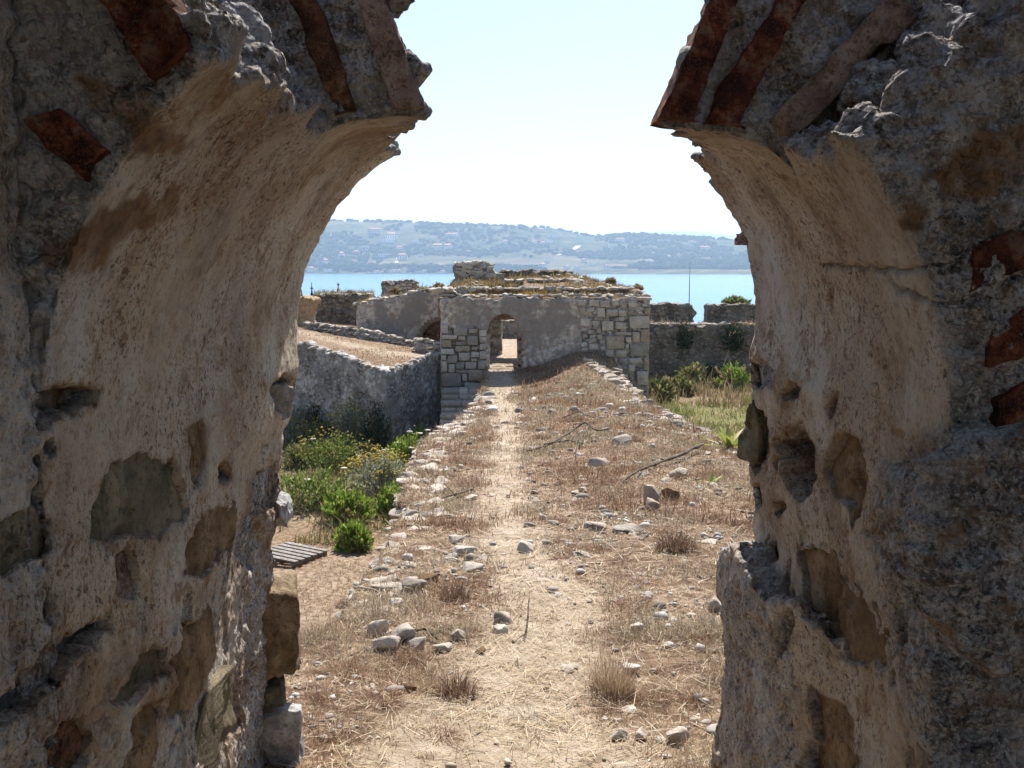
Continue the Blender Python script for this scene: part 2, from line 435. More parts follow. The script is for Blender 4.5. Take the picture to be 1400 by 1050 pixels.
POCK_R = [
 ([(1066,600),(1076,585),(1098,583),(1110,600),(1112,630),(1106,668),(1092,690),(1076,672),(1068,640)], .13, None),
 ([(1018,560),(1030,552),(1046,570),(1054,600),(1050,630),(1036,645),(1022,620)], .035, None),
 ([(1130,620),(1150,595),(1175,600),(1180,650),(1172,690),(1160,715),(1140,690),(1126,650)], .028, 'stone_brown'),
 ([(1072,535),(1082,522),(1092,532),(1088,545),(1075,545)], .06, None),
 ([(1016,490),(1040,494),(1060,508),(1058,530),(1035,530),(1014,540)], .03, None),
 ([(1090,745),(1110,750),(1135,772),(1150,800),(1180,830),(1198,870),(1196,905),(1165,895),(1130,865),(1105,850),(1094,800)], .042, 'stone_brown'),
 ([(1110,940),(1130,950),(1155,985),(1175,1060),(1105,1060)], .03, 'stone_brown'),
 ([(1059,688),(1068,686),(1072,695),(1066,708),(1058,702)], .05, None),
 ([(1026,664),(1040,660),(1043,690),(1034,698),(1026,684)], .04, None),
 ([(1062,845),(1078,830),(1084,845),(1078,880),(1070,895),(1063,870)], .06, None),
 ([(1054,745),(1062,740),(1063,765),(1056,770)], .03, 'brick'),
 ([(1036,775),(1042,772),(1043,800),(1037,803)], .02, 'brick'),
 ([(1072,790),(1078,785),(1078,815),(1071,815)], .03, None),
 ([(1052,852),(1057,850),(1057,868),(1052,868)], .025, 'brick'),
 ([(1218,830),(1230,825),(1240,870),(1232,895),(1220,880)], .05, None),
 ([(1130,560),(1142,540),(1144,560),(1136,575)], .03, None),
]
ROUGH_R = [(1195,640),(1230,600),(1300,590),(1420,570),(1420,1060),(1290,1060),(1240,960),(1215,830),(1180,720)]
ROUGH_R2 = [(1085,1060),(1020,1060),(980,960),(985,800),(1030,760),(1075,860),(1090,950)]
LEDGE_R = [(1255,650),(1320,586),(1420,575),(1420,900),(1345,918),(1290,875),(1262,800)]
STAIN_L = [[(110,330),(250,240),(240,290),(160,330),(140,380),(80,370)], [(100,90),(170,110),(260,200),(225,215),(130,140)], [(190,170),(240,190),(215,220),(165,215)],
           [(50,350),(130,300),(210,250),(230,280),(140,340),(60,370)], [(75,520),(140,530),(130,555),(60,560)]]
STAIN_R = [[(1230,270),(1290,290),(1270,330),(1235,310)], [(1260,250),(1330,180),(1400,170),(1400,260),(1320,270)]]
def carve(side, v, q):
    """give the smooth block its weathered surface; returns vertices and colour masks"""
    nrm = vnormals(v, q)
    yn, ym, yf = (1.40, 2.20, 3.10) if side < 0 else (1.65, 2.06, 2.95)
    z = v[:, 2] - EYE
    inward = np.where(z > ZS, -(side*(v[:, 0]-CX)*side*nrm[:, 0]*1 + (z-ZS)*nrm[:, 2])/RAD, -side*nrm[:, 0])
    if True:
        rr = np.hypot(v[:, 0]-CX, np.maximum(z-ZS, 0))
        near_open = np.exp(-(np.minimum(np.abs(rr - RAD), np.abs(rr - RAD + .07))/.09)**2)
    plaster = sstep(inward, .35, .75)*near_open*sstep(v[:, 1], yn - .08, yn + .06)
    plaster = np.maximum(plaster, sstep(-v[:, 1], -yn, -yn + .06)*(side < 0)*.6)
    if side > 0: plaster = np.maximum(plaster, sstep(-nrm[:, 0], .3, .7)*sstep(v[:, 1], 1.8, 2.)*(z < -.72)*.85)
    plaster = smooth_field(plaster.astype(np.float32), q, 2)
    u_, v_ = proj(v)
    wu = u_ + 9*vnoise(v, 14, 3) + 5*vnoise(v, 37, 4); wv = v_ + 9*vnoise(v, 14, 5) + 5*vnoise(v, 37, 6)
    vis = (inward > .2)
    if side > 0:
        rough = sstep(-poly_sd(wu, wv, ROUGH_R), -25, 25)
        plaster = plaster*(1 - .85*rough)
        plaster = plaster*(1 - .55*sstep(-poly_sd(wu, wv, ROUGH_R2), -12, 12))
    big = fbm(v, 2.3, 3, 31); mid = fbm(v, 9, 4, 32); fine = fbm(v, 34, 3, 33)
    pits = np.clip(.35 - worley(v, 24, 40), 0, 1); pits2 = np.clip(.42 - worley(v*np.array([1, 1, 1.]), 52, 44), 0, 1)
    peb = np.clip(.6 - worley(v, 36, 50), -.1, 1); peb2 = np.clip(.55 - worley(v, 17, 55), -.1, 1)
    patch = sstep(vnoise(v, 7, 61), .0, .5)
    warp = v + .012*np.stack([vnoise(v, 30, 56), vnoise(v, 30, 57), vnoise(v, 30, 58)], 1)
    cong = -worley(warp, 15, 59); cong2 = -worley(warp, 38, 62)
    ridge = 1 - np.abs(fbm(v, 13, 4, 63))*2
    low = sstep(-(z - ZS), -.1, .7)                # the jambs have lost more of their coat than the soffit
    d_pl = .014*big + (.004 + .005*low)*mid + (.003 + .002*low)*fine - (.020 + .045*low)*pits*patch - (.012 + .014*low)*pits2*patch
    crs = .5 - np.abs(fbm(warp, 8, 3, 64))*2; crs2 = .5 - np.abs(fbm(warp, 21, 3, 65))*2
    d_rg = .014*big + .006*mid + .006*fine + .016*crs + .012*crs2 + .008*(cong + .5) + .012*(cong2 + .5) + .008*peb - .045*pits*(1 - patch)
    d = d_pl*plaster + d_rg*(1 - plaster)
    stain = np.zeros(len(v), np.float32)
    for poly in (STAIN_L if side < 0 else STAIN_R):
        stain = np.maximum(stain, sstep(-poly_sd(wu + 10*vnoise(v, 45, 7), wv + 10*vnoise(v, 45, 8), poly), -5, 7)*.9*(.55 + .45*sstep(vnoise(v, 22, 98), -.3, .2)))
    for poly, depth, mat in (POCK_L if side < 0 else POCK_R):
        pa = np.asarray(poly, float); na_ = float(np.clip(math.sqrt(np.ptp(pa[:, 0])*np.ptp(pa[:, 1]))/95, .22, 1))
        s = poly_sd(u_ + (wu - u_)*na_, v_ + (wv - v_)*na_, poly)
        k = sstep(-s, -2, 4)*vis
        d = d - k*(depth*.6 + (.04 if mat else .012))
        lip = np.exp(-((s - 5)/6)**2)*vis
        d = d + lip*.005*vnoise(v, 12, 78)
        plaster = plaster*(1 - k)
        stain = np.maximum(stain, .55*np.exp(-((s)/7)**2)*vis*sstep(vnoise(v, 9, 77), -.2, .5))
    if side > 0:
        s = poly_sd(u_ + 6*vnoise(v, 9, 8), v_ + 6*vnoise(v, 9, 9), LEDGE_R)
        d = d + .055*sstep(-s, -4, 14)
        # crack running over the springing
        crack = np.abs(v_ - np.interp(u_, [1040, 1120, 1250, 1300, 1330, 1400], [400, 362, 368, 362, 335, 305]) + 5*vnoise(v, 20, 91))
        d = d - .012*np.exp(-(crack/3.)**2)*(u_ > 1120)
        crack2 = np.abs(v_ - np.interp(u_, [1190, 1230, 1270, 1300, 1340, 1400], [345, 395, 415, 418, 402, 370]) + 5*vnoise(v, 20, 92))
        d = d - .012*np.exp(-(crack2/3.)**2)*(u_ > 1200)
    # second flake line: the last plaster coat near the far edge
    flake = sstep(vnoise(v, 3.1, 95) + .45*vnoise(v, 11, 96) + .2*vnoise(v, 29, 97), .10, .16)*plaster*low
    d = d - .009*flake
    plaster = plaster*(1 - .45*flake)
    v2 = v + nrm*d[:, None]
    return v2.astype(np.float32), np.clip(plaster, 0, 1), np.clip(stain, 0, 1)
H = .0072
def surface_point(px, py, side):                  # where a line of sight meets the ideal jamb or soffit
    d = ray(px, py); lo = np.full(d.shape[:-1], .3); t = lo.copy()
    for k in range(900):
        p = d*t[..., None]; zz = p[..., 2]
        r = np.hypot(p[..., 0]-CX, np.maximum(zz - ZS, 0))
        t = np.where(r < RAD, t + .005, t)
    p = d*t[..., None]
    zz = p[..., 2]; n = np.stack([-(p[..., 0]-CX), 0*zz, -np.maximum(zz-ZS, 0)], -1)
    n /= np.linalg.norm(n, axis=-1, keepdims=True)
    p[..., 2] += EYE
    return p, n
def pocket_stone(poly, depth, side, seed):
    P = np.asarray(poly, float); c = P.mean(0); na, nr = 64, 18
    Q = np.vstack([P, P[:1]]); seg = np.r_[0, np.cumsum(np.hypot(*np.diff(Q, axis=0).T))]
    s = np.linspace(0, seg[-1], na, endpoint=False)
    ring = np.stack([np.interp(s, seg, Q[:, 0]), np.interp(s, seg, Q[:, 1])], 1)
    ks = np.r_[np.linspace(.12, 1., nr)*1.36, 1.4]
    uv = np.concatenate([[c]] + [c + (ring - c)*k for k in ks])
    p, n = surface_point(uv[:, 0], uv[:, 1], side)
    k_all = np.r_[0, np.repeat(ks/1.36, na)]
    dome = -depth*.45 + .008*(1 - k_all**2)
    dome = dome + .014*fbm(p, 9, 3, seed) + .010*(.4 - np.abs(fbm(p, 13, 3, seed+4))*2) + .006*fbm(p, 40, 3, seed+5) + .008*np.sign(vnoise(p, 6, seed+9))*sstep(np.abs(vnoise(p, 6, seed+9)), 0, .2)
    dome = np.minimum(dome, -.012)
    dome[-na:] = -depth - .12
    p = p + n*dome[:, None]
    f = [(0, 1+i, 1+(i+1) % na) for i in range(na)]
    q = [(1+r*na+i, 1+(r+1)*na+i, 1+(r+1)*na+(i+1) % na, 1+r*na+(i+1) % na) for r in range(len(ks)-1) for i in range(na)]
    # back cap
    p = np.vstack([p, (p[-na:]).mean(0)]); b = len(p)-1; o = 1+(len(ks)-1)*na
    f += [(b, o+(i+1) % na, o+i) for i in range(na)]
    return mesh_from(p, [np.array(f), np.array(q)])
def bar_mesh(corners, Y, depth, seed, proud=.0, n=(10, 24, 5), amp=.004, taper=0):
    """a brick seen by its end face: four photo corners (a,b along one side, c,d along the other) on the plane Y"""
    a, b, c, d = [at(np.array(p[0], float), np.array(p[1], float), Y) for p in corners]
    nu, nv, nw = n
    u = np.linspace(0, 1, nu); vv = np.linspace(0, 1, nv); ww = np.linspace(0, 1, nw)
    pts = {}; verts = []; quads = []
    def vid(i, j, k):
        if (i, j, k) not in pts:
            U, V, W = u[i], vv[j], ww[k]
            p = (a*(1-V) + b*V)*(1-U) + (d*(1-V) + c*V)*U
            p = p + np.array([0, depth*W - proud, 0])
            pts[i, j, k] = len(verts); verts.append(p)
        return pts[i, j, k]
    for i in range(nu-1):
        for j in range(nv-1):
            for k, fl in ((0, 0), (nw-1, 1)):
                t = [vid(i, j, k), vid(i, j+1, k), vid(i+1, j+1, k), vid(i+1, j, k)]; quads.append(t[::-1] if fl else t)
    for j in range(nv-1):
        for k in range(nw-1):
            for i, fl in ((0, 1), (nu-1, 0)):
                t = [vid(i, j, k), vid(i, j+1, k), vid(i, j+1, k+1), vid(i, j, k+1)]; quads.append(t[::-1] if fl else t)
    for i in range(nu-1):
        for k in range(nw-1):
            for j, fl in ((0, 0), (nv-1, 1)):
                t = [vid(i, j, k), vid(i+1, j, k), vid(i+1, j, k+1), vid(i, j, k+1)]; quads.append(t[::-1] if fl else t)
    v = np.array(verts); q = np.array(quads); nr = vnormals(v, q)
    v = v + nr*(amp*2.2*fbm(v, 14, 3, seed) + amp*1.2*fbm(v, 55, 3, seed+3) - amp*3.5*sstep(vnoise(v, 18, seed+6), .35, .8))[:, None]
    dx_, dz_ = v[:, 0] - CX, np.maximum(v[:, 2] - EYE - ZS, 0); rr_ = np.hypot(dx_, dz_); an_ = np.degrees(np.arctan2(dz_, np.abs(dx_))); rl_ = RAD - (sag(an_, np.sign(dx_.mean())) if Y > 1.9 else 0)
    m_ = rr_ < rl_ + .022
    k_ = np.where(m_, (rl_ + .022 + .006*vnoise(v, 25, seed+8))/np.maximum(rr_, .05), 1)
    v[:, 0] = CX + dx_*k_; v[:, 2] = np.where(m_ & (dz_ > 0), EYE + ZS + dz_*k_, v[:, 2])
    return mesh_from(v, q)
BR_L = [  # near ring, then deeper ring
 ([(46,168),(140,262),(176,232),(92,156)], 1.40, .14, 'brick', .014),
 ([(118,-40),(222,118),(300,114),(214,-40)], 1.40, .14, 'brick', .034),
 ([(383,-30),(464,170),(500,168),(424,-30)], 2.20, .14, 'brick_orange', .012),
 ([(478,-30),(546,168),(584,160),(515,-30)], 2.20, .14, 'brick_pale', .010),
]
BR_R = [
 ([(985,-30),(894,172),(936,190),(1018,-30)], 2.06, .14, 'brick', .012),
 ([(1078,-30),(950,176),(990,204),(1112,-30)], 2.06, .14, 'brick', .014),
 ([(1210,-5),(1046,168),(1076,196),(1245,30)], 2.06, .2, 'brick_pale', .035),
 ([(1440,290),(1326,342),(1318,402),(1440,350)], 1.65, .35, 'brick', .006),
 ([(1440,400),(1345,450),(1345,500),(1440,470)], 1.65, .35, 'brick', .004),
 ([(1440,490),(1358,545),(1352,588),(1440,580)], 1.65, .35, 'brick', .004),
]
def build_pier(side, label):
    yn = .95 if side < 0 else 1.25
    xs = np.arange(-1.25, -.02, H) if side < 0 else np.arange(.12, 1.25, H)
    ys = np.arange(yn, 3.2, H); zs = np.arange(-1.74, 1.08, H)
    s = arch_sdf(side, xs, ys, zs)
    if side < 0:   # close the chamber wall at the grid's edge
        s[:, :1, :] = H*.5
    else:
        s[:, :1, :] = H*.5
    s[:1] = np.maximum(s[:1], H*.5); s[-1:] = np.maximum(s[-1:], H*.5)
    v, q = surface_nets(s, (xs[0], ys[0], zs[0] + EYE), H)
    v = smooth_field(v, q, 1)
    v, pl, st = carve(side, v, q)
    base = (-.95, 2.2, -.05) if side < 0 else (.95, 2.2, -.05)
    root = empty('arch_pier', base, label, 'arch', 'two halves of the broken arch')
    sub(root, mesh_from(v, q, attrs={'plaster': pl, 'stain': st}), 'masonry_core', M['masonry'])
    for k, (poly, depth, mat) in enumerate(POCK_L if side < 0 else POCK_R):
        if mat:
            nm = 'brick' if 'brick' in mat else 'stone'
            sub(root, pocket_stone(poly, depth, side, 300 + k*13 + (side > 0)*500), nm, M[mat])
    for k, (cr, Y, dep, mat, proud) in enumerate(BR_L if side < 0 else BR_R):
        sub(root, bar_mesh(cr, Y, dep, 900 + k*7, proud + .012), 'brick' if 'brick' in mat else 'tile', M[mat])
    return root
pier_l = build_pier(-1, 'crumbling plastered arch half with the open vertical joint and a yellow block at its foot')
pier_r = build_pier(1, 'crumbling plastered arch half with the deep square putlog hole and thick lower ledge')
def big_stone(parent, px, py, Y, w_, h_, dp, mat, seed, rot=0., lvl=4, box=.6, name='corner_stone', cuts=4):
    p = at(np.array(float(px)), np.array(float(py)), np.array(float(Y)))
    s = np.array([w_*Y/FPX, dp, h_*Y/FPX])
    v = rock_verts(seed, lvl, box, .08, cuts)*s
    ca, sa = math.cos(rot), math.sin(rot)
    v = np.stack([v[:, 0]*ca - v[:, 1]*sa, v[:, 0]*sa + v[:, 1]*ca, v[:, 2]], 1)
    v = v + (v/np.linalg.norm(v, axis=1, keepdims=True))*(fbm(v + seed, 9, 4, seed)*.034 - .016*np.abs(fbm(v + seed, 30, 2, seed+4)))[:, None] + p
    return sub(parent, mesh_from(v, ICO[lvl][1]), name, M[mat])
big_stone(pier_l, 372, 852, 3.18, 78, 128, .30, 'stone_tan', 41, .2, box=.92, cuts=2)
big_stone(pier_l, 362, 950, 3.16, 64, 66, .25, 'stone_olive', 45, .2)
big_stone(pier_l, 384, 1016, 3.16, 100, 150, .34, 'stone_white', 47, .6, cuts=8)
big_stone(pier_l, 376, 545, 3.02, 44, 54, .2, 'stone_white', 49, .5, box=.45)
big_stone(pier_l, 380, 700, 3.10, 34, 46, .2, 'stone_white', 51, .2)
big_stone(pier_l, 376, 918, 3.2, 36, 14, .14, 'brick', 53, .1, box=.8)
big_stone(pier_r, 1018, 768, 2.9, 40, 36, .18, 'stone_white', 55, .2)
big_stone(pier_r, 1026, 326, 2.95, 30, 18, .12, 'brick_pale', 57, .2)
big_stone(pier_r, 1030, 590, 2.92, 30, 96, .16, 'stone_olive', 59, .1)

# ---- unseen vaulted chamber around the camera, added and sized to dim the near arch
ch = empty('shade_chamber', (0., -1.2, 0.), 'unseen vaulted chamber added to dim the near faces of the broken arch', 'ruin')
M['chamber'] = m_stone('shade_chamber_masonry', [(.3, (.16, .13, .10)), (.5, (.30, .25, .20)), (.72, (.42, .37, .31))], 3, .02)
def chamber():
    prof = [(-.72, 0.)] + [(-.72, z_) for z_ in (.7, 1.4)] + [(.29 + 1.01*math.cos(a), 1.95 + .55*math.sin(a)) for a in np.linspace(math.pi, 0, 17)] + [(1.3, 1.4), (1.3, .7), (1.3, 0.)]
    P = np.array(prof); ys_ = np.linspace(-.2, 1.02, 10); V = []
    for off_ in (0., .35):
        c_ = np.array([.29, 1.2]); D = (P - c_); D = D/np.linalg.norm(D, axis=1, keepdims=True)
        for y_ in ys_:
            q_ = P + D*off_; V += [(a_, y_, b_ - .06) for a_, b_ in q_]
    V = np.array(V); n_ = len(P); m_ = len(ys_); F = []
    V = V + .02*np.stack([vnoise(V, 5, 1), 0*V[:, 0], vnoise(V, 5, 2)], 1)
    for i in range(m_-1):
        for j in range(n_-1):
            a_ = i*n_+j; F.append((a_, a_+1, a_+n_+1, a_+n_)); b_ = a_ + n_*m_; F.append((b_, b_+n_, b_+n_+1, b_+1))
    for i in (0, m_-1):
        for j in range(n_-1):
            a_ = i*n_+j; b_ = a_ + n_*m_; F.append((a_, b_, b_+1, a_+1) if i == 0 else (a_, a_+1, b_+1, b_))
    for j in (0, n_-1):
        for i in range(m_-1):
            a_ = i*n_+j; b_ = a_ + n_*m_; F.append((a_, a_+n_, b_+n_, b_) if j == 0 else (a_, b_, b_+n_, a_+n_))
    return mesh_from(V, np.array(F))
sub(ch, chamber(), 'vault', M['chamber'])
# ================================================================ land, sea and far shore
def m_ground():
    m = NM('dry_earth', .95, .1); co = m.co('World')
    path = m.attr('path'); green = m.attr('green')
    n1 = m.noise(co, 1.3, 6, .6); n2 = m.noise(co, 9, 7, .65); n3 = m.noise(co, 60, 5, .7); n4 = m.noise(co, 160, 3, .7)
    litter = m.ramp(n2, [(.36, (.11, .07, .045)), (.48, (.215, .14, .09)), (.57, (.29, .205, .135)), (.68, (.40, .315, .225))])
    litter = m.mix(m.ramp(n3, [(.35, .6), (.55, 0.)]), litter, (.13, .085, .055))
    sand = m.ramp(n2, [(.36, (.235, .175, .12)), (.48, (.34, .27, .195)), (.62, (.44, .365, .285))])
    sand = m.mix(m.ramp(n3, [(.36, .5), (.52, 0.)]), sand, (.28, .20, .13))
    sand = m.mix(m.ramp(n1, [(.55, 0.), (.7, .55)]), sand, (.50, .45, .40))
    sand = m.mix(m.ramp(n4, [(.58, 0.), (.68, .6)]), sand, (.58, .51, .42))
    c = m.mix(m.math('ADD', path, m.math('MULTIPLY', m.math('SUBTRACT', n2, .5), .9), True), litter, sand)
    gr = m.ramp(n2, [(.3, (.10, .11, .035)), (.55, (.17, .18, .06)), (.75, (.30, .26, .12))])
    c = m.mix(green, c, gr)
    return m.done(c, m.bump(n4, .004, .8, m.bump(n3, .012, .9, m.bump(n2, .03, .6))))
M['ground'] = m_ground()
XL_Y = [-5, 3.5, 4.2, 4.8, 7.1, 10, 14.8, 16, 22, 26, 29, 60]; XL_X = [-2.5, -1.9, -1.15, -.86, -.86, -1.05, -1.32, -1.22, -.88, -.85, -1.0, -1.0]
XR_Y = [-5, 5, 12.7, 16, 24.7, 30, 33, 60]; XR_X = [2.6, 2.7, 2.95, 3.08, 3.3, 3.45, 3.5, 3.5]
def p2(x, y, s=1.): return np.stack([np.asarray(x, float)*s, np.asarray(y, float)*s, np.zeros_like(np.asarray(x, float)+np.asarray(y, float))], -1)
def path_mask(x, Y):
    cx = np.interp(Y, [0, 3.7, 6, 9, 12.7, 20, 28, 31, 60], [.02, .03, .10, .05, -.08, -.20, -.40, -.40, -.35])
    hw = np.interp(Y, [0, 2.7, 3.6, 5, 8, 12.7, 22, 31], [.7, .6, .30, .24, .19, .19, .28, .45])
    d = np.abs(x - cx + .16*vnoise(p2(x*0, Y), .42, 71) + .06*vnoise(p2(x, Y), 1.6, 73)) - hw - .08*vnoise(p2(x, Y), 3.1, 72)
    return 1 - sstep(d, -.16, .22)
def ramp_z(x, Y):
    z = -1.6 - .0816*np.maximum(Y - 3, 0)
    zb = -3.90 + (Y - 31.2)/2.8*.45
    z = np.where(Y > 31.2, np.minimum(zb, -3.45), z)
    z = z + .55*np.exp(-((x - 2.6)/1.25)**2)*sstep(Y, 22, 32.5)*(Y < 40)
    z = z + .10*np.exp(-((x - 1.9)/1.2)**2)*sstep(Y, 6, 12)
    return z
def terrace_z(x, Y):
    z = -3.39 - .083*(x + 4) + .1413*(np.minimum(Y, 33.6) - 31) + .022*np.maximum(Y - 33.6, 0)
    return np.clip(z, -3.6, -2.3)
TER = [(-2.5, 34.4), (-3.99, 31.0), (-7.1, 34.0), (-14., 37.)]        # edge of the upper terrace
def ground_parts(x, Y):
    x = np.asarray(x, float); Y = np.asarray(Y, float)
    xl = np.interp(Y, XL_Y, XL_X) + .05*vnoise(p2(x*0, Y), 2.3, 81); xr = np.interp(Y, XR_Y, XR_X) + .12*vnoise(p2(x*0, Y), 1.1, 82)
    rz = ramp_z(x, Y)
    pit = np.where(Y > 13, -6.0, -6.0 + (13 - Y)*.30); pit = np.minimum(pit, rz - .02)
    pit = pit + .10*fbm(p2(x, Y), .5, 3, 83)
    fld = -5.5 + .12*fbm(p2(x, Y), .4, 3, 84); fld = np.minimum(fld, rz - .3*sstep(Y, 3, 6))
    wl = sstep(xl - x, 0, .22); wr = sstep(x - xr, .0, .7)
    z = rz*(1-wl)*(1-wr) + pit*wl + fld*wr
    # terrace to the left, courtyard behind the gate
    ex = np.interp(x, [-14, -7.1, -3.99, -2.5], [37., 34., 31., 34.4])
    ter = sstep(Y - ex, .05, .30)*(x < -2.2)
    z = z*(1-ter) + terrace_z(x, Y)*ter
    court = (Y > 34.3)*sstep(x, -2.3, -2.1)*(1 - sstep(x, 4.2, 4.4))
    z = z*(1-court) + (-3.45 + .012*(Y-34))*court
    sea_fall = sstep(np.hypot(x*.9, Y - 20), 52, 74)
    z = z*(1-sea_fall) - 15*sea_fall
    return z, wl, wr, ter, court, rz
def gz(x, Y):
    x = np.asarray(x, float); Y = np.asarray(Y, float)
    z, wl, wr, ter, court, _ = ground_parts(x, Y)
    q = p2(x, Y)
    near = 1/(1 + Y*.03)
    z = z + .030*fbm(q, 1.7, 3, 85) + .018*fbm(q, 6, 3, 86)*(1 - .6*path_mask(x, Y))
    return z + EYE
_YS = 2.5*np.exp(np.linspace(0, math.log(24.), 420))
def ground_at(px, py, lo=2.5, hi=60.):           # where a line of sight first meets the ground
    d = ray(px, py); Ys = _YS
    hit = EYE + d[2]/d[1]*Ys < gz(d[0]/d[1]*Ys, Ys)
    Y = Ys[np.argmax(hit)] if hit.any() else hi
    return np.array([d[0]/d[1]*Y, Y, float(gz(d[0]/d[1]*Y, Y))])
def pit_at(px, py, zr=-6.0):
    d = ray(px, py); t = zr/d[2]; x, Y = d[0]*t, d[1]*t
    return np.array([x, Y, float(gz(x, Y))])
ys = [-6.]
while ys[-1] < 96: ys.append(ys[-1] + max(.022, min(.011*abs(ys[-1]), .9)) if ys[-1] > 2.6 else ys[-1] + (.3 if ys[-1] < 2.2 else .05))
ys = np.array(ys)
xs = np.concatenate([np.arange(-75, -14, 1.6), np.arange(-14, -3, .16), np.arange(-3, -1.5, .05), np.arange(-1.5, 1.6, .024), np.arange(1.6, 4.4, .045), np.arange(4.4, 14, .2), np.arange(14, 75, 1.6)])
GX, GY = np.meshgrid(xs, ys, indexing='ij')
Zg = gz(GX, GY)
z0, wl, wr, ter, court, _ = ground_parts(GX, GY)
pm = path_mask(GX, GY)*(1-wl)*(1-wr)*(GY < 34)
pm = np.maximum(pm, court*.95)
tp = np.abs(GY - np.interp(GX, [-12, -8.5, -6, -4.2, -2.5], [44, 39.5, 36.6, 34.6, 35.2])) - .55 - .2*vnoise(p2(GX, GY), .8, 87)
pm = np.maximum(pm, ter*(1 - sstep(tp, -.4, .7))*.9)
pitp = np.exp(-((GX + 3.4 - .1*GY*0)/.9)**2)*(GY > 14)*(GY < 21)*wl*.35
pm = np.maximum(pm, pitp)
# the left pit is trodden towards its near end and overgrown at the far end
grn = wr*sstep(fbm(p2(GX, GY), .5, 3, 88) + .15, -.15, .35)*(GY < 60)*.8 + wl*sstep(GY, 21, 27)*.45*(1-ter)
nxg, nyg = GX.shape
idx = np.arange(nxg*nyg).reshape(nxg, nyg)
q = np.stack([idx[:-1, :-1], idx[1:, :-1], idx[1:, 1:], idx[:-1, 1:]], -1).reshape(-1, 4)
link('ground', mesh_from(np.stack([GX, GY, Zg], -1).reshape(-1, 3), q, attrs={'path': pm.ravel(), 'green': np.clip(grn, 0, 1).ravel()}), M['ground'], kind='structure')

# ---- sea
SEA = EYE - 13.
m = NM('sea_water', .16, .5); co = m.co('World')
mp = m.n.new('ShaderNodeMapping'); mp.inputs['Scale'].default_value = (.03, .09, .05); m.L(co, mp.inputs[0])
nw = m.noise(mp.outputs[0], 3, 6, .6); nb = m.noise(co, .7, 5, .6)
M['sea'] = m.done(m.ramp(nw, [(.35, (.04, .19, .44)), (.65, (.06, .26, .53))]), m.bump(nb, .35, .6))
link('sea', mesh_from(np.array([(-9000, 40, SEA), (9000, 40, SEA), (9000, 15000, SEA), (-9000, 15000, SEA)]), np.array([[0, 1, 2, 3]]), smooth=False), M['sea'], kind='structure')

# ---- far shore
RP = np.array([(200,312),(330,308),(400,306),(460,304),(560,306),(615,309),(700,312),(740,313),(775,318),(812,326),(835,323),(880,322),(940,326),(1000,330),(1060,329),(1200,333)], float)
SHORE, RIDGE = 2080., 3000.
def hill_z(x, Y):
    px = 700 + FPX*x/Y
    ridge = (366.1 - np.interp(px, RP[:, 0], RP[:, 1]))/FPX*RIDGE
    sh = SHORE + 60*vnoise(p2(x, x*0), .0016, 5) + np.interp(px, [400, 700, 800, 1000], [0, 0, -60, -140])
    t = np.clip((Y - sh)/(RIDGE - sh), -.1, 1.)
    q = p2(x, Y)
    prof = np.where(t > 0, .10*sstep(t, 0, .12) + .22*sstep(t, .18, .45) + .68*sstep(t, .38, 1.0), t*.5)
    back = np.clip((Y - RIDGE)/900, 0, 1)
    rough = (.14*fbm(q, .0022, 4, 301)*sstep(t, .1, .5)*(1 - sstep(t, .75, 1.)) + .012*fbm(q, .02, 3, 305)*sstep(t, 0, .1))
    z = 13*-1 + (ridge + 13)*(prof + rough)*(1 - .45*back)
    return z + EYE
hx = np.linspace(-2100, 2100, 330); hy = np.concatenate([np.linspace(1930, 3000, 190), np.linspace(3020, 4200, 24)])
HX, HY = np.meshgrid(hx, hy, indexing='ij'); HX = HX*(HY/3000)
HZ = hill_z(HX, HY)
m = NM('far_hillside', .95, .05); co = m.co('World')
n1 = m.noise(co, .006, 6, .6); n2 = m.noise(co, .03, 6, .65); n3 = m.noise(co, .0035, 4, .5)
mp = m.n.new('ShaderNodeMapping'); mp.inputs['Scale'].default_value = (.5, 1.4, 1); m.L(co, mp.inputs[0])
vf = m.vor(mp.outputs[0], .012, out='Color'); spv = m.n.new('ShaderNodeSeparateColor'); m.L(vf, spv.inputs[0])
scrub = m.ramp(n2, [(.35, (.010, .020, .008)), (.5, (.030, .044, .016)), (.66, (.12, .105, .055))])
field = m.ramp(spv.outputs[0], [(.0, (.10, .085, .045)), (.4, (.26, .19, .11)), (.7, (.20, .14, .09)), (1., (.08, .08, .035))])
fm = m.math('MULTIPLY', m.attr('flat'), m.ramp(n1, [(.40, 0.), (.55, 1.)]))
cc = m.mix(fm, scrub, field)
M['hill'] = m.done(cc)
nX, nY = HX.shape; idx = np.arange(nX*nY).reshape(nX, nY)
q = np.stack([idx[:-1, :-1], idx[1:, :-1], idx[1:, 1:], idx[:-1, 1:]], -1).reshape(-1, 4)
rel = (HZ - EYE + 13)
flat = np.clip(1.0 - np.abs(rel - 26)/34, 0, 1)*.9 + .3*(rel > 55)*sstep(fbm(p2(HX, HY), .004, 2, 9), .05, .3)
link('far_shore', mesh_from(np.stack([HX, HY, HZ], -1).reshape(-1, 3), q, attrs={'flat': np.clip(flat, 0, 1).ravel()}), M['hill'], kind='structure')
fx = np.linspace(-1500, 4200, 160); fy = np.array([8600., 9200, 9800])
FXg, FYg = np.meshgrid(fx, fy, indexing='ij')
pxs = 700 + FPX*FXg/9200
rz_ = np.interp(pxs, [600, 780, 830, 880, 950, 1010, 1080, 1200], [340, 328, 321, 318, 318, 322, 326, 330])
FZ = (366.1 - rz_)/FPX*9200*(1 + .03*fbm(p2(FXg, FYg), .002, 3, 7)); FZ[:, 0] = -14; FZ[:, 2] *= .7
nX, nY = FXg.shape; idx = np.arange(nX*nY).reshape(nX, nY)
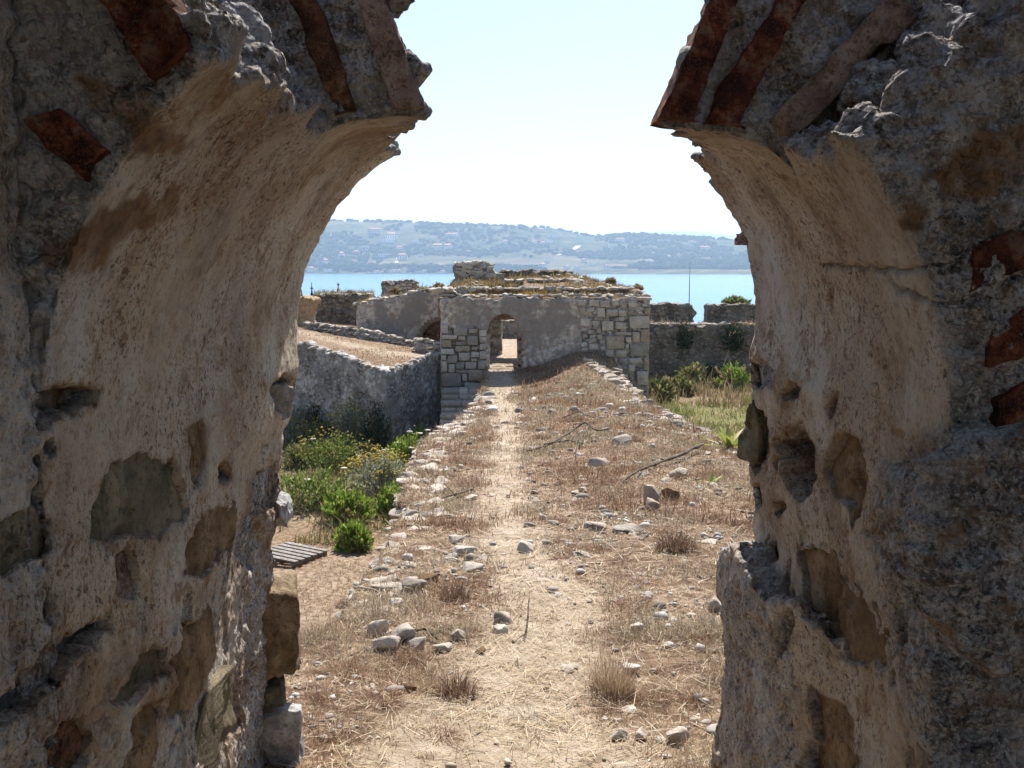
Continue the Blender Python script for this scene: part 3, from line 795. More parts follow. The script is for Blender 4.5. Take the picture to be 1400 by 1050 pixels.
q = np.stack([idx[:-1, :-1], idx[1:, :-1], idx[1:, 1:], idx[:-1, 1:]], -1).reshape(-1, 4)
link('distant_mountains', mesh_from(np.stack([FXg, FYg, FZ + EYE], -1).reshape(-1, 3), q), M['hill'], kind='structure')
# trees of the far slopes: too many and too small to count
def merge(tmpl_list, pos, scl, rotz, lvl_faces, cols=None):
    V, F, K = [], [], []; o = 0
    for i in range(len(pos)):
        tv = tmpl_list[i % len(tmpl_list)]
        ca, sa = math.cos(rotz[i]), math.sin(rotz[i]); s = scl[i]
        w_ = tv*s
        V.append(np.stack([w_[:, 0]*ca - w_[:, 1]*sa, w_[:, 0]*sa + w_[:, 1]*ca, w_[:, 2]], 1) + pos[i])
        fc = lvl_faces[i % len(lvl_faces)]
        F.append(fc + o); o += len(tv)
        if cols is not None: K.append(np.repeat(cols[i][None], len(tv), 0))
    return np.concatenate(V), np.concatenate(F), (np.concatenate(K) if cols is not None else None)
n = 5200
tx = rng.uniform(-1, 1, n*3)*900; ty = rng.uniform(2070, 3040, n*3); tx = tx*ty/2500
dens = sstep(fbm(p2(tx, ty), .006, 3, 400), -.12, .25); dens = np.maximum(dens, (ty > 2960)*.7)
hz_ = hill_z(tx, ty); keep = (rng.random(n*3) < dens*.7) & (hz_ > SEA + 3); tx, ty, hz_ = tx[keep][:n], ty[keep][:n], hz_[keep][:n]
sc_ = rng.uniform(5, 12, len(tx)); S = np.stack([sc_*rng.uniform(1, 2.2, len(tx)), sc_*1.3, sc_*rng.uniform(.6, 1.1, len(tx))], 1)
g = rng.uniform(.55, 1.5, len(tx))[:, None]*np.array([.018, .030, .012])
V, F, K = merge(PEBS[:4], np.stack([tx, ty, hz_ + S[:, 2]*.35], 1), S, rng.uniform(0, 6.3, len(tx)), [ICO[0][1]], g)
mt = NM('far_foliage', .95, .05); M['far_tree'] = mt.done(mt.attr('col', 'Color'))
link('far_woodland', mesh_from(V, F, attrs={'col': K}), M['far_tree'], label='dark scrub and trees covering the slopes across the bay', cat='woodland', kind='stuff')
# houses across the bay
def quick(name, rgb, rough=.8):
    m_ = NM(name, rough); co_ = m_.co('World'); k_ = m_.noise(co_, 3, 4, .6)
    return m_.done(m_.mix(m_.ramp(k_, [(.35, .3), (.6, 0.)]), rgb, tuple(c*.75 for c in rgb)))
M['house_wall'] = quick('white_render', (.85, .83, .80)); M['house_wall2'] = quick('cream_render', (.74, .66, .56)); M['house_roof'] = quick('roof_tiles', (.46, .22, .13)); M['house_glass'] = quick('dark_window', (.05, .06, .07), .3)
def box_vf(x0, x1, y0, y1, z0, z1):
    v = np.array([(x0,y0,z0),(x1,y0,z0),(x1,y1,z0),(x0,y1,z0),(x0,y0,z1),(x1,y0,z1),(x1,y1,z1),(x0,y1,z1)], float)
    f = np.array([(0,3,2,1),(4,5,6,7),(0,1,5,4),(1,2,6,5),(2,3,7,6),(3,0,4,7)]); return v, f
def hill_hit(d):
    Ys = np.arange(2070., 3200, 4); h = EYE + d[2]/d[1]*Ys < hill_z(d[0]/d[1]*Ys, Ys)
    return float(Ys[np.argmax(h)]) if h.any() else 3000.
def far_house(px, py, wpx, hpx, label, flatroof=False, wall='house_wall', wings=0):
    d = ray(px, py + hpx/2); Y = hill_hit(d)
    x = d[0]/d[1]*Y; z = float(hill_z(np.array(x), np.array(Y))) - 1.5
    k = Y/FPX*1.2; W, Hh = wpx*k, hpx*k*.62; D = min(W*.7, 14)
    r = empty('house', (x, Y, z), label, 'house', 'houses across the bay')
    v, f = box_vf(-W/2, W/2, -D/2, D/2, 0, Hh + 1.5); link('wall', mesh_from(v, f, False), M[wall], r)
    e = .8; zt = Hh + 1.5
    if flatroof:
        v, f = box_vf(-W/2-e, W/2+e, -D/2-e, D/2+e, zt, zt + 1.2); link('roof', mesh_from(v, f, False), M[wall], r)
    else:
        rv = np.array([(-W/2-e,-D/2-e,zt),(W/2+e,-D/2-e,zt),(W/2+e,D/2+e,zt),(-W/2-e,D/2+e,zt),(-W/2+D*.4,0,zt+hpx*k*.38),(W/2-D*.4,0,zt+hpx*k*.38)])
        link('roof', mesh_from(rv, [np.array([(0,1,5,4),(2,3,4,5)]), np.array([(1,2,5),(3,0,4)]), np.array([(0,3,2,1)])], False), M['house_roof'], r)
    if wpx > 9:
        nwin = max(2, int(W/6))
        for i in range(nwin):
            xw = -W/2 + W*(i+.5)/nwin
            v, f = box_vf(xw-.9, xw+.9, -D/2-.15, -D/2+.1, 1.5 + Hh*.35, 1.5 + Hh*.8); link('window', mesh_from(v, f, False), M['house_glass'], r)
FH = [(512,316,15,6,'white house high on the far slope above the long terrace'),(535,324,13,8,'large cream house with hip roof in the trees across the bay'),(528,330,17,4,'long low white house just below the large cream house'),
 (598,339,14,8,'left one of the twin big houses with red roofs across the bay'),(612,339,11,8,'right one of the twin big houses with red roofs across the bay'),(618,322,17,5,'wide pale house below the hilltop mast'),
 (497,339,12,8,'pale house group in the middle of the far slope'),(467,350,7,8,'small white square house low on the left of the far slope'),(445,359,7,7,'tilted looking white house above the left shore trees'),
 (550,352,12,7,'stepped white house beside the pale track'),(526,349,14,5,'pink roofed long house in the olive trees'),(575,349,6,3,'tiny white cottage beside the field edge'),(546,340,9,5,'small cream house behind the stepped house'),
 (742,364,9,6,'white harbour hut seen above the ruined roof'),(748,354,6,10,'tall white narrow building near the harbour hut'),(835,337,5,11,'slim white tower standing alone on the far field'),(845,365,34,4,'long pale walled enclosure by the far water'),
 (848,329,12,5,'cream hilltop house right of the notch in the ridge'),(908,329,13,4,'pink roofed hilltop house above the wide field'),(963,340,14,5,'white house cluster on the right far slope'),(946,331,8,3,'low pink house at the right end of the ridge'),
 (739,315,10,4,'ridge house with red roof left of the notch'),(757,323,14,4,'long white house just under the ridge'),(730,332,8,4,'white block in the terraced village under the ridge'),(742,333,8,4,'second white block in the terraced village'),(752,331,6,4,'third smaller block in the terraced village'),
 (810,361,8,4,'white cottage near the far shore right of the harbour'),(798,356,7,4,'pink cottage in the trees behind the harbour'),(775,366,8,4,'low shed on the far quay'),(788,366,7,4,'square boathouse on the far quay'),
 (576,372,12,3,'low quay building on the far waterline'),(540,371,16,3,'long quay shed on the far waterline'),(515,372,9,3,'small cream quay hut on the far waterline'),(425,369,9,6,'waterside house at the left end of the far shore'),(450,370,8,5,'waterside house beside the left shore trees'),
 (640,345,10,3,'low white farm building in the middle of the far field'),(487,345,9,4,'cream cottage below the pale house group'),(605,372,7,3,'tiny boathouse on the far waterline'),(568,330,7,4,'cream cottage among trees above the stepped house'),(690,331,9,4,'white cottage on the bare slope above the ruin')]
for k, (a, b, c, d, lab) in enumerate(FH):
    far_house(a, b, c, d, lab, flatroof=(k % 4 == 2) or c < 7, wall='house_wall' if k % 3 else 'house_wall2')
# pale tracks
M['track'] = quick('pale_track', (.60, .52, .42))
def hill_at(px, py):
    d = ray(px, py); Y = hill_hit(d); x = d[0]/d[1]*Y
    return x, Y
def track(pts, wid):
    P = np.array([hill_at(*p) for p in pts]); s = np.linspace(0, 1, len(P)); t = np.linspace(0, 1, 40)
    X, Yk = np.interp(t, s, P[:, 0]), np.interp(t, s, P[:, 1])
    dx, dy = np.gradient(X), np.gradient(Yk); L = np.hypot(dx, dy); nx_, ny_ = -dy/L*wid, dx/L*wid
    A = np.stack([X+nx_, Yk+ny_], 1); B = np.stack([X-nx_, Yk-ny_], 1)
    zz = np.maximum(hill_z(A[:, 0], A[:, 1]), hill_z(B[:, 0], B[:, 1])) + 1.2
    v = np.concatenate([np.c_[A, zz], np.c_[B, zz]]); n_ = len(A)
    f = np.array([(i, n_+i, n_+i+1, i+1) for i in range(n_-1)])
    link('track', mesh_from(v, f), M['track'], kind='structure')
track([(760,350),(775,346),(786,341),(791,337)], 7.); track([(542,360),(545,352),(553,347),(556,345)], 4.); track([(840,345),(870,343),(910,349),(950,356),(1000,362)], 3.)
# ================================================================ the ruined fort
def m_rubble(name, cell=5., tint=(1, 1, 1), plaster=.35, yz=True):
    m = NM(name, .93, .1); co = m.co('World')
    mp = m.n.new('ShaderNodeMapping'); mp.inputs['Scale'].default_value = (1, 1, 1.6); m.L(co, mp.inputs[0])
    dn = m.n.new('ShaderNodeMix'); dn.data_type = 'VECTOR'; dn.inputs[0].default_value = .12
    nv = m.n.new('ShaderNodeTexNoise'); nv.inputs['Scale'].default_value = 3.; m.L(co, nv.inputs['Vector'])
    m.L(mp.outputs[0], dn.inputs[4]); m.L(nv.outputs['Color'], dn.inputs[5])
    cv = dn.outputs[1]
    vc = m.vor(cv, cell, out='Color'); ve = m.vor(cv, cell, feature='DISTANCE_TO_EDGE')
    sp = m.n.new('ShaderNodeSeparateColor'); m.L(vc, sp.inputs[0])
    t = lambda c: tuple(a*b for a, b in zip(c, tint))
    c = m.ramp(sp.outputs[0], [(.0, t((.19, .175, .16))), (.3, t((.31, .285, .25))), (.6, t((.43, .39, .34))), (.85, t((.56, .52, .46))), (1., t((.28, .20, .14)))])
    n = m.noise(co, 6, 7, .65); f = m.noise(co, 28, 5, .7); big = m.noise(co, .9, 6, .62)
    c = m.mix(m.ramp(n, [(.35, .55), (.6, 0.)]), c, t((.11, .105, .10)))
    c = m.mix(m.ramp(ve, [(.02, .8), (.10, 0.)]), c, t((.10, .09, .08)))
    pl = m.ramp(n, [(.37, t((.22, .20, .185))), (.49, t((.44, .41, .38))), (.62, t((.64, .61, .57)))])
    pl = m.mix(m.ramp(m.noise(co, 2.4, 8, .75, dist=.6), [(.54, 0.), (.60, .7)]), pl, t((.30, .22, .165)))
    pl = m.mix(m.ramp(big, [(.44, .85), (.53, 0.)]), pl, t((.24, .225, .215)))
    pf = m.math('ADD', m.ramp(m.noise(co, 1.6, 6, .7), [(.46, 0.), (.54, 1.)]), plaster - .5, True) if plaster < .95 else val(m, 1.)
    if plaster <= 0: pf = val(m, 0.)
    c = m.mix(pf, c, pl)
    hb = m.mix(pf, m.ramp(ve, [(.0, 0.), (.14, 1.)]), n)
    return m.done(c, m.bump(f, .02, .7, m.bump(hb, .05, .8)))
M['rubble'] = m_rubble('rubble_masonry', 4.5, plaster=.30)
M['rubble_fine'] = m_rubble('weathered_rubble', 6.5, (1.05, 1.05, 1.08), plaster=.55)
M['plaster_old'] = m_rubble('grey_old_plaster', 4., (1.12, 1.05, .98), plaster=.97)
M['rubble_dark'] = m_rubble('dark_rubble', 4.5, (.66, .61, .55), plaster=.12)
def m_block(name, lo, mid, hi):
    m = NM(name, .9, .12); co = m.co('World'); ob = m.n.new('ShaderNodeObjectInfo')
    n = m.noise(co, 5, 7, .65); f = m.noise(co, 22, 5, .7)
    c = m.ramp(n, [(.3, lo), (.5, mid), (.72, hi)])
    c = m.mix(.75, c, m.ramp(ob.outputs['Random'], [(0., (.50, .48, .47)), (.25, (.85, .78, .72)), (.5, (1.05, 1.0, .97)), (.8, (1.25, 1.2, 1.16)), (1., (.75, .60, .47))]), 'MULTIPLY')
    c = m.mix(m.ramp(f, [(.32, .45), (.5, 0.)]), c, (.10, .09, .08))
    return m.done(c, m.bump(f, .012, .8, m.bump(n, .03, .7)))
M['block'] = m_block('limestone_block', (.32, .295, .26), (.48, .445, .395), (.60, .565, .51))
M['loose'] = m_block('loose_limestone', (.26, .23, .20), (.43, .385, .335), (.58, .53, .475))
M['brickwork'] = m_rubble('dark_brickwork', 7., (.62, .36, .26), plaster=0.)

def sdf_mesh(fn, lo, hi, h, amp=.05, cob=.0, cell=4., seed=0):
    ax = [np.arange(lo[k], hi[k] + h, h) for k in range(3)]
    X, Y, Z = np.meshgrid(*ax, indexing='ij')
    s = fn(X, Y, Z).astype(np.float32)
    for a in range(3):
        sl_ = [slice(None)]*3; sl_[a] = slice(0, 1); s[tuple(sl_)] = np.maximum(s[tuple(sl_)], h*.4)
        sl_[a] = slice(-1, None); s[tuple(sl_)] = np.maximum(s[tuple(sl_)], h*.4)
    v, q = surface_nets(s, lo, h)
    n = vnormals(v, q)
    d = amp*(.6*fbm(v, .9, 3, seed) + .5*fbm(v, 4, 3, seed+3))
    if cob:
        wd = worley(v*np.array([1, 1, 1.6]), cell, seed+7); d = d + cob*(np.clip(.62 - wd, -.25, .5))
    return mesh_from(v + n*d[:, None], q)
def zr(py, Y): return float(at(np.array(700.), np.array(float(py)), np.array(float(Y)))[2])   # height at depth Y seen at photo row py
def xr_(px, Y): return (px - 700)/FPX*Y/ (CP)*1.0 if False else float(at(np.array(float(px)), np.array(470.), np.array(float(Y)))[0])
def boxd(X, Y, Z, x0, x1, y0, y1, z0, z1):
    return np.maximum(np.maximum(np.maximum(x0-X, X-x1), np.maximum(y0-Y, Y-y1)), np.maximum(z0-Z, Z-z1))

# ---- gatehouse
GY0 = 34.0
gx0, gx1 = xr_(602, GY0), xr_(888, GY0)
gtop = zr(408, GY0)
dx0, dx1 = xr_(669, GY0), xr_(707, GY0); dcx, dr = (dx0+dx1)/2, (dx1-dx0)/2
dsp = zr(452, GY0)
rubz = lambda X, s: .10*np.sin(X*3.1 + s) + .06*np.sin(X*7.7 + 2*s) + .04*np.sin(X*17 + s)
def gate_sdf(X, Y, Z):
    d = boxd(X, Y, Z, gx0, gx1, GY0, GY0 + .7, EYE - 6.3, 99)
    d = np.maximum(d, Z - gtop - .5*rubz(X, 1.) )
    door = np.where(Z > dsp, np.hypot(X - dcx, (Z - dsp)*.85) - dr*1.02, np.abs(X - dcx) - dr)
    d = np.maximum(d, -door)
    return d
gate = empty('gatehouse', ((gx0+gx1)/2, GY0 + .6, EYE - 6.2), 'ruined stone gatehouse with an arched doorway and grassy stepped roof', 'ruin')
sub(gate, sdf_mesh(gate_sdf, (gx0-.2, GY0-.2, EYE-6.4), (gx1+.2, GY0+.9, gtop+.6), .055, .05, .03, 3.5, 11), 'wall', M['plaster_old'])
# roof: earth in steps behind the wall head
def roof_z(x, Y):
    z = np.interp(Y, [34.1, 35.5, 35.7, 37.2, 38.8, 39.8], [gtop - .02, gtop + .05, zr(396, 35.7), zr(386, 37.2), zr(378, 38.8), zr(378, 38.8) - .1])
    px = 700 + FPX*x/Y
    z = z - .35*sstep(px, 775, 885)*sstep(Y, 35.5, 38.5)*1.5 - 1.6*sstep(px, 872, 900)
    z = z - .5*sstep(-px, -640, -600)*sstep(Y, 35.5, 38.5)
    return z + .05*fbm(p2(x, Y), 1.4, 3, 501) + .03*fbm(p2(x, Y), 5, 2, 502)
sx_a, sx_b = dx0 - .12, dx1 + .22
def roof_sdf(X, Y, Z):
    zt = roof_z(X, Y)
    d = np.maximum(Z - zt, zt - .75 - Z)
    d = np.maximum(d, np.maximum(np.maximum(gx0*1.04 - X, X - gx1 - .02*(Y - 34)), np.maximum(GY0 + .3 - Y, Y - 39.6)))
    slot = np.maximum(np.maximum(sx_a - X, X - sx_b), np.maximum(GY0 + 1.15 - Y, Y - 38.15))      # opening added in the roof so sunlight reaches the passage floor
    return np.maximum(d, -slot)
sub(gate, sdf_mesh(roof_sdf, (gx0-.4, GY0+.2, gtop-1.4), (gx1+.4, 39.8, gtop+1.2), .085, .03, .0, 4, 13), 'roof', M['ground'])
def ring_sdf(X, Y, Z):
    rr_ = np.hypot(X - dcx - .03, (Z - dsp)*.95)
    d = np.maximum(np.maximum(rr_ - dr*1.95, dr*1.12 - rr_), np.maximum(GY0 - .035 - Y, Y - GY0 - .2))
    return np.maximum(d, dsp - .05 - Z)
sub(gate, sdf_mesh(ring_sdf, (dcx-1.3, GY0-.1, dsp-.2), (dcx+1.3, GY0+.3, dsp+1.3), .035, .015, .0, 4, 14), 'door_arch', M['plaster_old'])
def bevel_cube(a=.84):
    g = np.array([-1, -a, a, 1.]); pts = {}; V = []; Fq = []
    def vid(p):
        k = tuple(np.round(p, 4))
        if k not in pts:
            pts[k] = len(V); e = np.sum(np.abs(p) > .99); V.append(np.array(p)*(1 if e == 1 else .972 if e == 2 else .93))
        return pts[k]
    for ax in range(3):
        for sg in (-1, 1):
            for i in range(3):
                for j in range(3):
                    c = []
                    for (u_, v_) in ((i, j), (i+1, j), (i+1, j+1), (i, j+1)):
                        p = [0, 0, 0]; p[ax] = sg; p[(ax+1) % 3] = g[u_]; p[(ax+2) % 3] = g[v_]; c.append(vid(p))
                    Fq.append(c if sg > 0 else c[::-1])
    return np.array(V), np.array(Fq)
CUBE = bevel_cube()
def block(parent, x0, x1, z0, z1, Y, depth, seed, mat='block', name='stone_block', proud=.05, jit=.03):
    r = np.random.default_rng(seed)
    v, f = CUBE[0].copy(), CUBE[1]
    s = np.array([(x1-x0)/2, depth/2, (z1-z0)/2])
    sk_ = r.normal(0, jit, 4)
    v[:, 0] += sk_[0]*v[:, 2] ; v[:, 2] += sk_[1]*v[:, 0]
    v = v*s + np.array([(x0+x1)/2, Y + depth/2 - proud, (z0+z1)/2])
    v = v + .02*np.stack([vnoise(v, 5, seed), vnoise(v, 5, seed+1), vnoise(v, 5, seed+2)], 1)
    return sub(parent, mesh_from(v, f, smooth=False), name, M[mat])
ZB = [(100,275,145,330),(175,295,262,345),(105,340,200,368),(105,370,165,415),(100,420,182,458),(205,445,275,495),(185,405,275,440),(280,440,330,475),(330,390,372,430),(100,495,138,560),(142,512,182,565),(188,500,240,545),(245,500,315,543),(318,490,368,545),(188,548,270,568),(100,568,222,650),(225,570,258,615),(262,548,372,618),(105,652,235,692),(240,625,370,690),(328,310,375,350),(205,345,250,372),(255,345,325,400),(330,350,374,388),(330,435,372,485),(278,478,318,498),(100,460,135,492),(140,462,200,508),
 (1030,180,1080,235),(1085,187,1155,228),(1060,255,1132,318),(1028,300,1056,330),(1140,262,1205,305),(1222,225,1345,302),(1310,180,1350,220),(1292,305,1345,388),(1088,345,1198,425),(1203,350,1238,385),(1228,392,1343,468),(1200,393,1225,425),(1082,428,1135,472),(1140,430,1212,472),(1118,478,1155,508),(1160,478,1215,510),(1080,475,1115,505),(1310,475,1343,550),(1225,475,1305,510),(1270,555,1340,640),(1240,645,1335,675),(915,130,965,168),(985,130,1045,170),(925,170,960,230),(1270,112,1358,135),(1215,135,1268,178),(1050,135,1110,178),(1242,320,1288,385),(1025,450,1078,490),(985,390,1040,430),(1160,190,1210,228),(1118,130,1160,168),(1140,320,1238,343),(1218,515,1262,560),(960,450,1020,500),(930,240,990,290)]
occ = np.zeros((1400, 1050), bool)
for (a, b, c, d, cm) in ((98, 285, 374, 690, 'rubble_dark'), (925, 122, 1346, 690, 'rubble')):  # left backing coloured darker to deepen the shade in the gaps between blocks
    qa, qb = 580 + a/4.375, 380 + b/4.375; qc, qd = 580 + c/4.375, 380 + d/4.375
    bb = (xr_(qa, GY0)+.03, xr_(qc, GY0)-.03, zr(qd, GY0), zr(qb, GY0))
    def core_sdf(X, Y, Z, bb=bb):
        k_ = .16*np.sin(X*5.3 + Z*3.1) + .10*np.sin(Z*9.7 - X*4.2) + .06*np.sin(X*17 + Z*13)
        return np.maximum(np.maximum(np.maximum(bb[0] - X, X - bb[1]) if a < 500 else np.maximum(bb[0] + .1 - X + k_, X - bb[1]), np.maximum(bb[2] - Z, Z - bb[3] + .12 + k_)), np.maximum(GY0 - .035 - Y, Y - GY0 - .12))
    sub(gate, sdf_mesh(core_sdf, (bb[0]-.1, GY0-.15, bb[2]-.1), (bb[1]+.1, GY0+.2, bb[3]+.3), .05, .02, .02, 5, 17), 'rubble_core', M[cm])
def z2(X, Y): return 580 + X/4.375, 380 + Y/4.375
for k, (a, b, c, d) in enumerate(ZB):
    (pa, pb), (pc, pd) = z2(a, b), z2(c, d)
    block(gate, xr_(pa, GY0)+.012, xr_(pc, GY0)-.012, zr(pd, GY0)+.012, zr(pb, GY0)-.012, GY0, .5, 600+k, proud=.09 + .05*((k*7 % 5)/5))
    occ[a-4:c+4, b-4:d+4] = True
r = np.random.default_rng(5); cnt = 0
for t in range(3000):
    if cnt > 130: break
    left = r.random() < .3
    w_, h_ = r.uniform(24, 52), r.uniform(16, 32)
    a = r.uniform(98, 370 - w_) if left else r.uniform(930, 1345 - w_); b = r.uniform(290, 690 - h_) if left else r.uniform(118, 690 - h_)
    ia, ib, ic, id_ = int(a), int(b), int(a+w_), int(b+h_)
    if occ[ia:ic, ib:id_].any(): continue
    occ[ia-1:ic+1, ib-1:id_+1] = True; cnt += 1
    (pa, pb), (pc, pd) = z2(a, b), z2(a+w_, b+h_)
    block(gate, xr_(pa, GY0), xr_(pc, GY0), zr(pd, GY0), zr(pb, GY0), GY0, .4, 800+t, proud=.06 + .05*r.random(), jit=.15, name='stone')
# brick edging of the doorway
for k in range(5):
    a = R_(140 + k*11); 
    cx_, cz_ = dcx + math.cos(a)*dr*1.35, dsp + math.sin(a)*dr*1.45
    block(gate, cx_-.16, cx_+.16, cz_-.07, cz_+.07, GY0, .35, 1300+k, 'brick', 'brick', .02)
for k in range(10):
    zc = zr(502, GY0) + k*.115
    block(gate, dx1 + .01, dx1 + .15 + .06*(k % 2), zc, zc+.1, GY0, .4, 1330+k, 'brick_pale' if k % 4 else 'brick', 'brick', .015)
def ledge(parent, pts, n, size, mat, seed, name='stone', lift=.0, jz=.05, meshes=None, layers=1, step=.1):
    """a course of loose stones along a polyline of world points"""
    P = np.array(pts, float); r = np.random.default_rng(seed)
    L = np.r_[0, np.cumsum(np.linalg.norm(np.diff(P, axis=0), axis=1))]
    base = np.array(parent.location); k = 0
    for ly in range(layers):
        t = (np.arange(n) + r.uniform(-.3, .3, n))*L[-1]/n
        for ti in t:
            p = np.array([np.interp(ti, L, P[:, a]) for a in range(3)])
            me = (meshes or FLATS)[r.integers(len(meshes or FLATS))]
            me = me if me.materials and me.materials[0] == M[mat] else tinted(me, mat)
            o = link(name, me, None, parent)
            s = size*r.uniform(.65, 1.35)
            o.location = p - base + np.array([r.normal(0, size*.12), r.normal(0, size*.12), lift + ly*step + r.normal(0, jz*.3)])
            o.scale = (s*r.uniform(.9, 1.4), s*r.uniform(.8, 1.1), s*r.uniform(.35, .6)); o.rotation_euler = (r.normal(0, .12), r.normal(0, .12), r.uniform(-.5, .5) + (math.pi if r.random() < .5 else 0))
            k += 1
_t = {}
def tinted(me, mat):                       # same shape, other stone
    key = (me.name, mat)
    if key not in _t:
        c = me.copy(); c.materials.clear(); c.materials.append(M[mat]); _t[key] = c
    return _t[key]
for (pa, pya, pb, pyb, Y, n, s) in ((604, 410, 886, 408, 34.2, 46, .26), (618, 400, 868, 397, 35.65, 34, .30), (690, 384, 800, 386, 37.3, 12, .3)):
    A = [(xr_(px, Y), Y, float(roof_z(np.array(xr_(px, Y)), np.array(Y + .2))) if Y > 35 else gtop + .06) for px in np.linspace(pa, pb, 9)]
    ledge(gate, A, n, s, 'block', int(Y*10), 'coping_stone', .03)
ledge(gate, [(xr_(602, 34.2), 34.3, gtop), (xr_(640, 34.2), 34.6, gtop + .1)], 9, .36, 'block', 77, 'coping_stone', .1, layers=2, step=.14)
r = np.random.default_rng(15)
for k in range(90):
    Yr = r.uniform(34.5, 39.3); pxr = r.uniform(612, 878); xq = (pxr - 700)/FPX*Yr
    if sx_a - .1 < xq < sx_b + .1 and 35 < Yr < 38.3: continue
    me_ = (ROCKS if r.random() < .5 else FLATS)[r.integers(10)]; sz = r.uniform(.12, .34)
    c_ = link('stone', tinted(me_, 'block'), None, gate); c_.location = np.array([xq, Yr, float(roof_z(np.array(xq), np.array(Yr))) + .02]) - np.array(gate.location)
    c_.scale = (sz*1.3, sz, sz*r.uniform(.4, .8)); c_.rotation_euler = (r.normal(0, .2), r.normal(0, .2), r.uniform(0, 6.3))
# upper stump on the roof
SY = 38.2
bx0, bx1, bY = xr_(621, SY), xr_(692, SY), SY
bz0, bz1 = zr(392, SY), zr(357, SY)
def stump_sdf(X, Y, Z):
    t = (Z - bz0)/(bz1 - bz0)
    d = boxd(X, Y, Z, bx0 + .12 - .18*t, bx1 - .25*t, bY, bY + 1.3, bz0 - .6, 99)
    top = bz1 - .10 - .55*sstep(X, bx1 - .9, bx1) - .1*sstep(-X, -bx0-.6, -bx0) + .5*rubz(X*1.7, 2.)
    return np.maximum(d, Z - top)
stump = empty('tower_stump', ((bx0+bx1)/2, bY+1, bz0-.5), 'broken rubble stump standing on the gatehouse roof against the bay', 'ruin')
sub(stump, sdf_mesh(stump_sdf, (bx0-.4, bY-.3, bz0-.7), (bx1+.4, bY+1.5, bz1+.4), .06, .08, .10, 4., 21), 'wall', M['rubble'])
r = np.random.default_rng(9)
for k in range(60):
    x = r.uniform(bx0, bx1-.1); z = r.uniform(bz0, bz1-.12 - .5*max(0, (x-bx1+.9)/.9)); w_ = r.uniform(.15, .4); h_ = r.uniform(.07, .15)
    block(stump, x-w_/2, x+w_/2, z, z+h_, bY, .4, 1500+k, proud=.06+.08*r.random(), jit=.12, name='stone')
ledge(stump, [(bx0+.1, bY+.2, bz1-.12), ((bx0+bx1)/2, bY+.2, bz1-.05), (bx1-.5, bY+.2, bz1-.2)], 12, .3, 'block', 31, 'stone', .02)
# low remains of walls right of the stump
rem = empty('wall_remains', (xr_(722, 39.), 39., zr(380, 39.)), 'low dark line of stones trailing right from the roof stump', 'ruin')
ledge(rem, [(xr_(690, 38.8), 38.8, zr(377, 38.8)), (xr_(725, 39.), 39., zr(377, 39.)), (xr_(782, 39.2), 39.2, zr(378, 39.2))], 22, .38, 'rubble_dark', 33, 'stone', .0, layers=2, step=.14)

# ---- wall and pillar seen through the doorway
def inner_sdf(X, Y, Z):
    a = boxd(X, Y, Z, xr_(640, 39.), xr_(686, 39.), 39., 39.9, EYE - 3.6, zr(400, 39.))
    return a
inner = empty('courtyard_pier', (xr_(664, 39.), 39.4, EYE-3.5), 'pale stone pier just inside the gatehouse doorway', 'ruin')
sub(inner, sdf_mesh(inner_sdf, (xr_(640, 39.)-.2, 38.8, EYE-3.7), (xr_(686, 39.)+.2, 40.1, zr(400, 39.)+.2), .07, .04, .05, 4, 23), 'wall', M['rubble'])
back = empty('courtyard_wall', (xr_(700, 47.), 47.4, EYE-3.5), 'shaded courtyard wall seen through the gatehouse doorway', 'ruin')
bw = (xr_(660, 47.), xr_(760, 47.))
sub(back, sdf_mesh(lambda X, Y, Z: boxd(X, Y, Z, bw[0], bw[1], 47., 47.8, EYE-3.6, zr(440, 47.)), (bw[0]-.2, 46.8, EYE-3.7), (bw[1]+.2, 48., zr(440, 47.)+.2), .09, .05, .05, 4, 25), 'wall', M['rubble'])
ledge(back, [(bw[0], 47.1, zr(440, 47.)), (bw[1], 47.1, zr(440, 47.))], 14, .35, 'block', 35, 'coping_stone', .05)

# ---- left wing behind the terrace, with the brick vault mouth
WY = 40.
wx0, wx1 = xr_(488, WY), xr_(606, WY)
wtop = lambda X: np.interp(X, [wx0, xr_(500, WY), xr_(520, WY), xr_(545, WY), xr_(575, WY), wx1], [zr(418, WY), zr(414, WY), zr(410, WY), zr(408, WY), zr(398, WY), zr(397, WY)])
vcx, vr = xr_(604, WY), xr_(604, WY) - xr_(571, WY)
def wing_sdf(X, Y, Z):
    d = boxd(X, Y, Z, wx0, wx1, WY, WY + 1.2, EYE - 3.6, 99)
    d = np.maximum(d, Z - wtop(X) - .4*rubz(X, 3.))
    vault = np.maximum(np.hypot(X - vcx, (Z - zr(470, WY))*.95) - vr, Y - WY - .8)
    return np.maximum(d, -vault)
wing = empty('vaulted_wing', ((wx0+wx1)/2, WY+.6, EYE-3.5), 'plain grey ruined wall with a dark brick vault mouth beside the gatehouse', 'ruin')
sub(wing, sdf_mesh(wing_sdf, (wx0-.2, WY-.2, EYE-3.7), (wx1+.2, WY+1.4, zr(390, WY)+.3), .06, .05, .03, 4, 41), 'wall', M['plaster_old'])
v, f = box_vf(xr_(570, WY), wx1-.1, WY+.7, WY+.82, EYE-3.55, zr(430, WY)); sub(wing, mesh_from(v, f, False), 'vault_back', M['brickwork'])
for k in range(9):
    a = R_(92 + k*9.5); cx_, cz_ = vcx + math.cos(a)*vr*.985, zr(470, WY) + math.sin(a)*vr*1.04
    block(wing, cx_-.1, cx_+.1, cz_-.08, cz_+.08, WY, .5, 1700+k, 'brick_pale', 'brick', .04)
ledge(wing, [(x, WY+.15, float(wtop(x))+.02) for x in np.linspace(wx0, wx1, 8)], 22, .3, 'block', 43, 'coping_stone', .02)
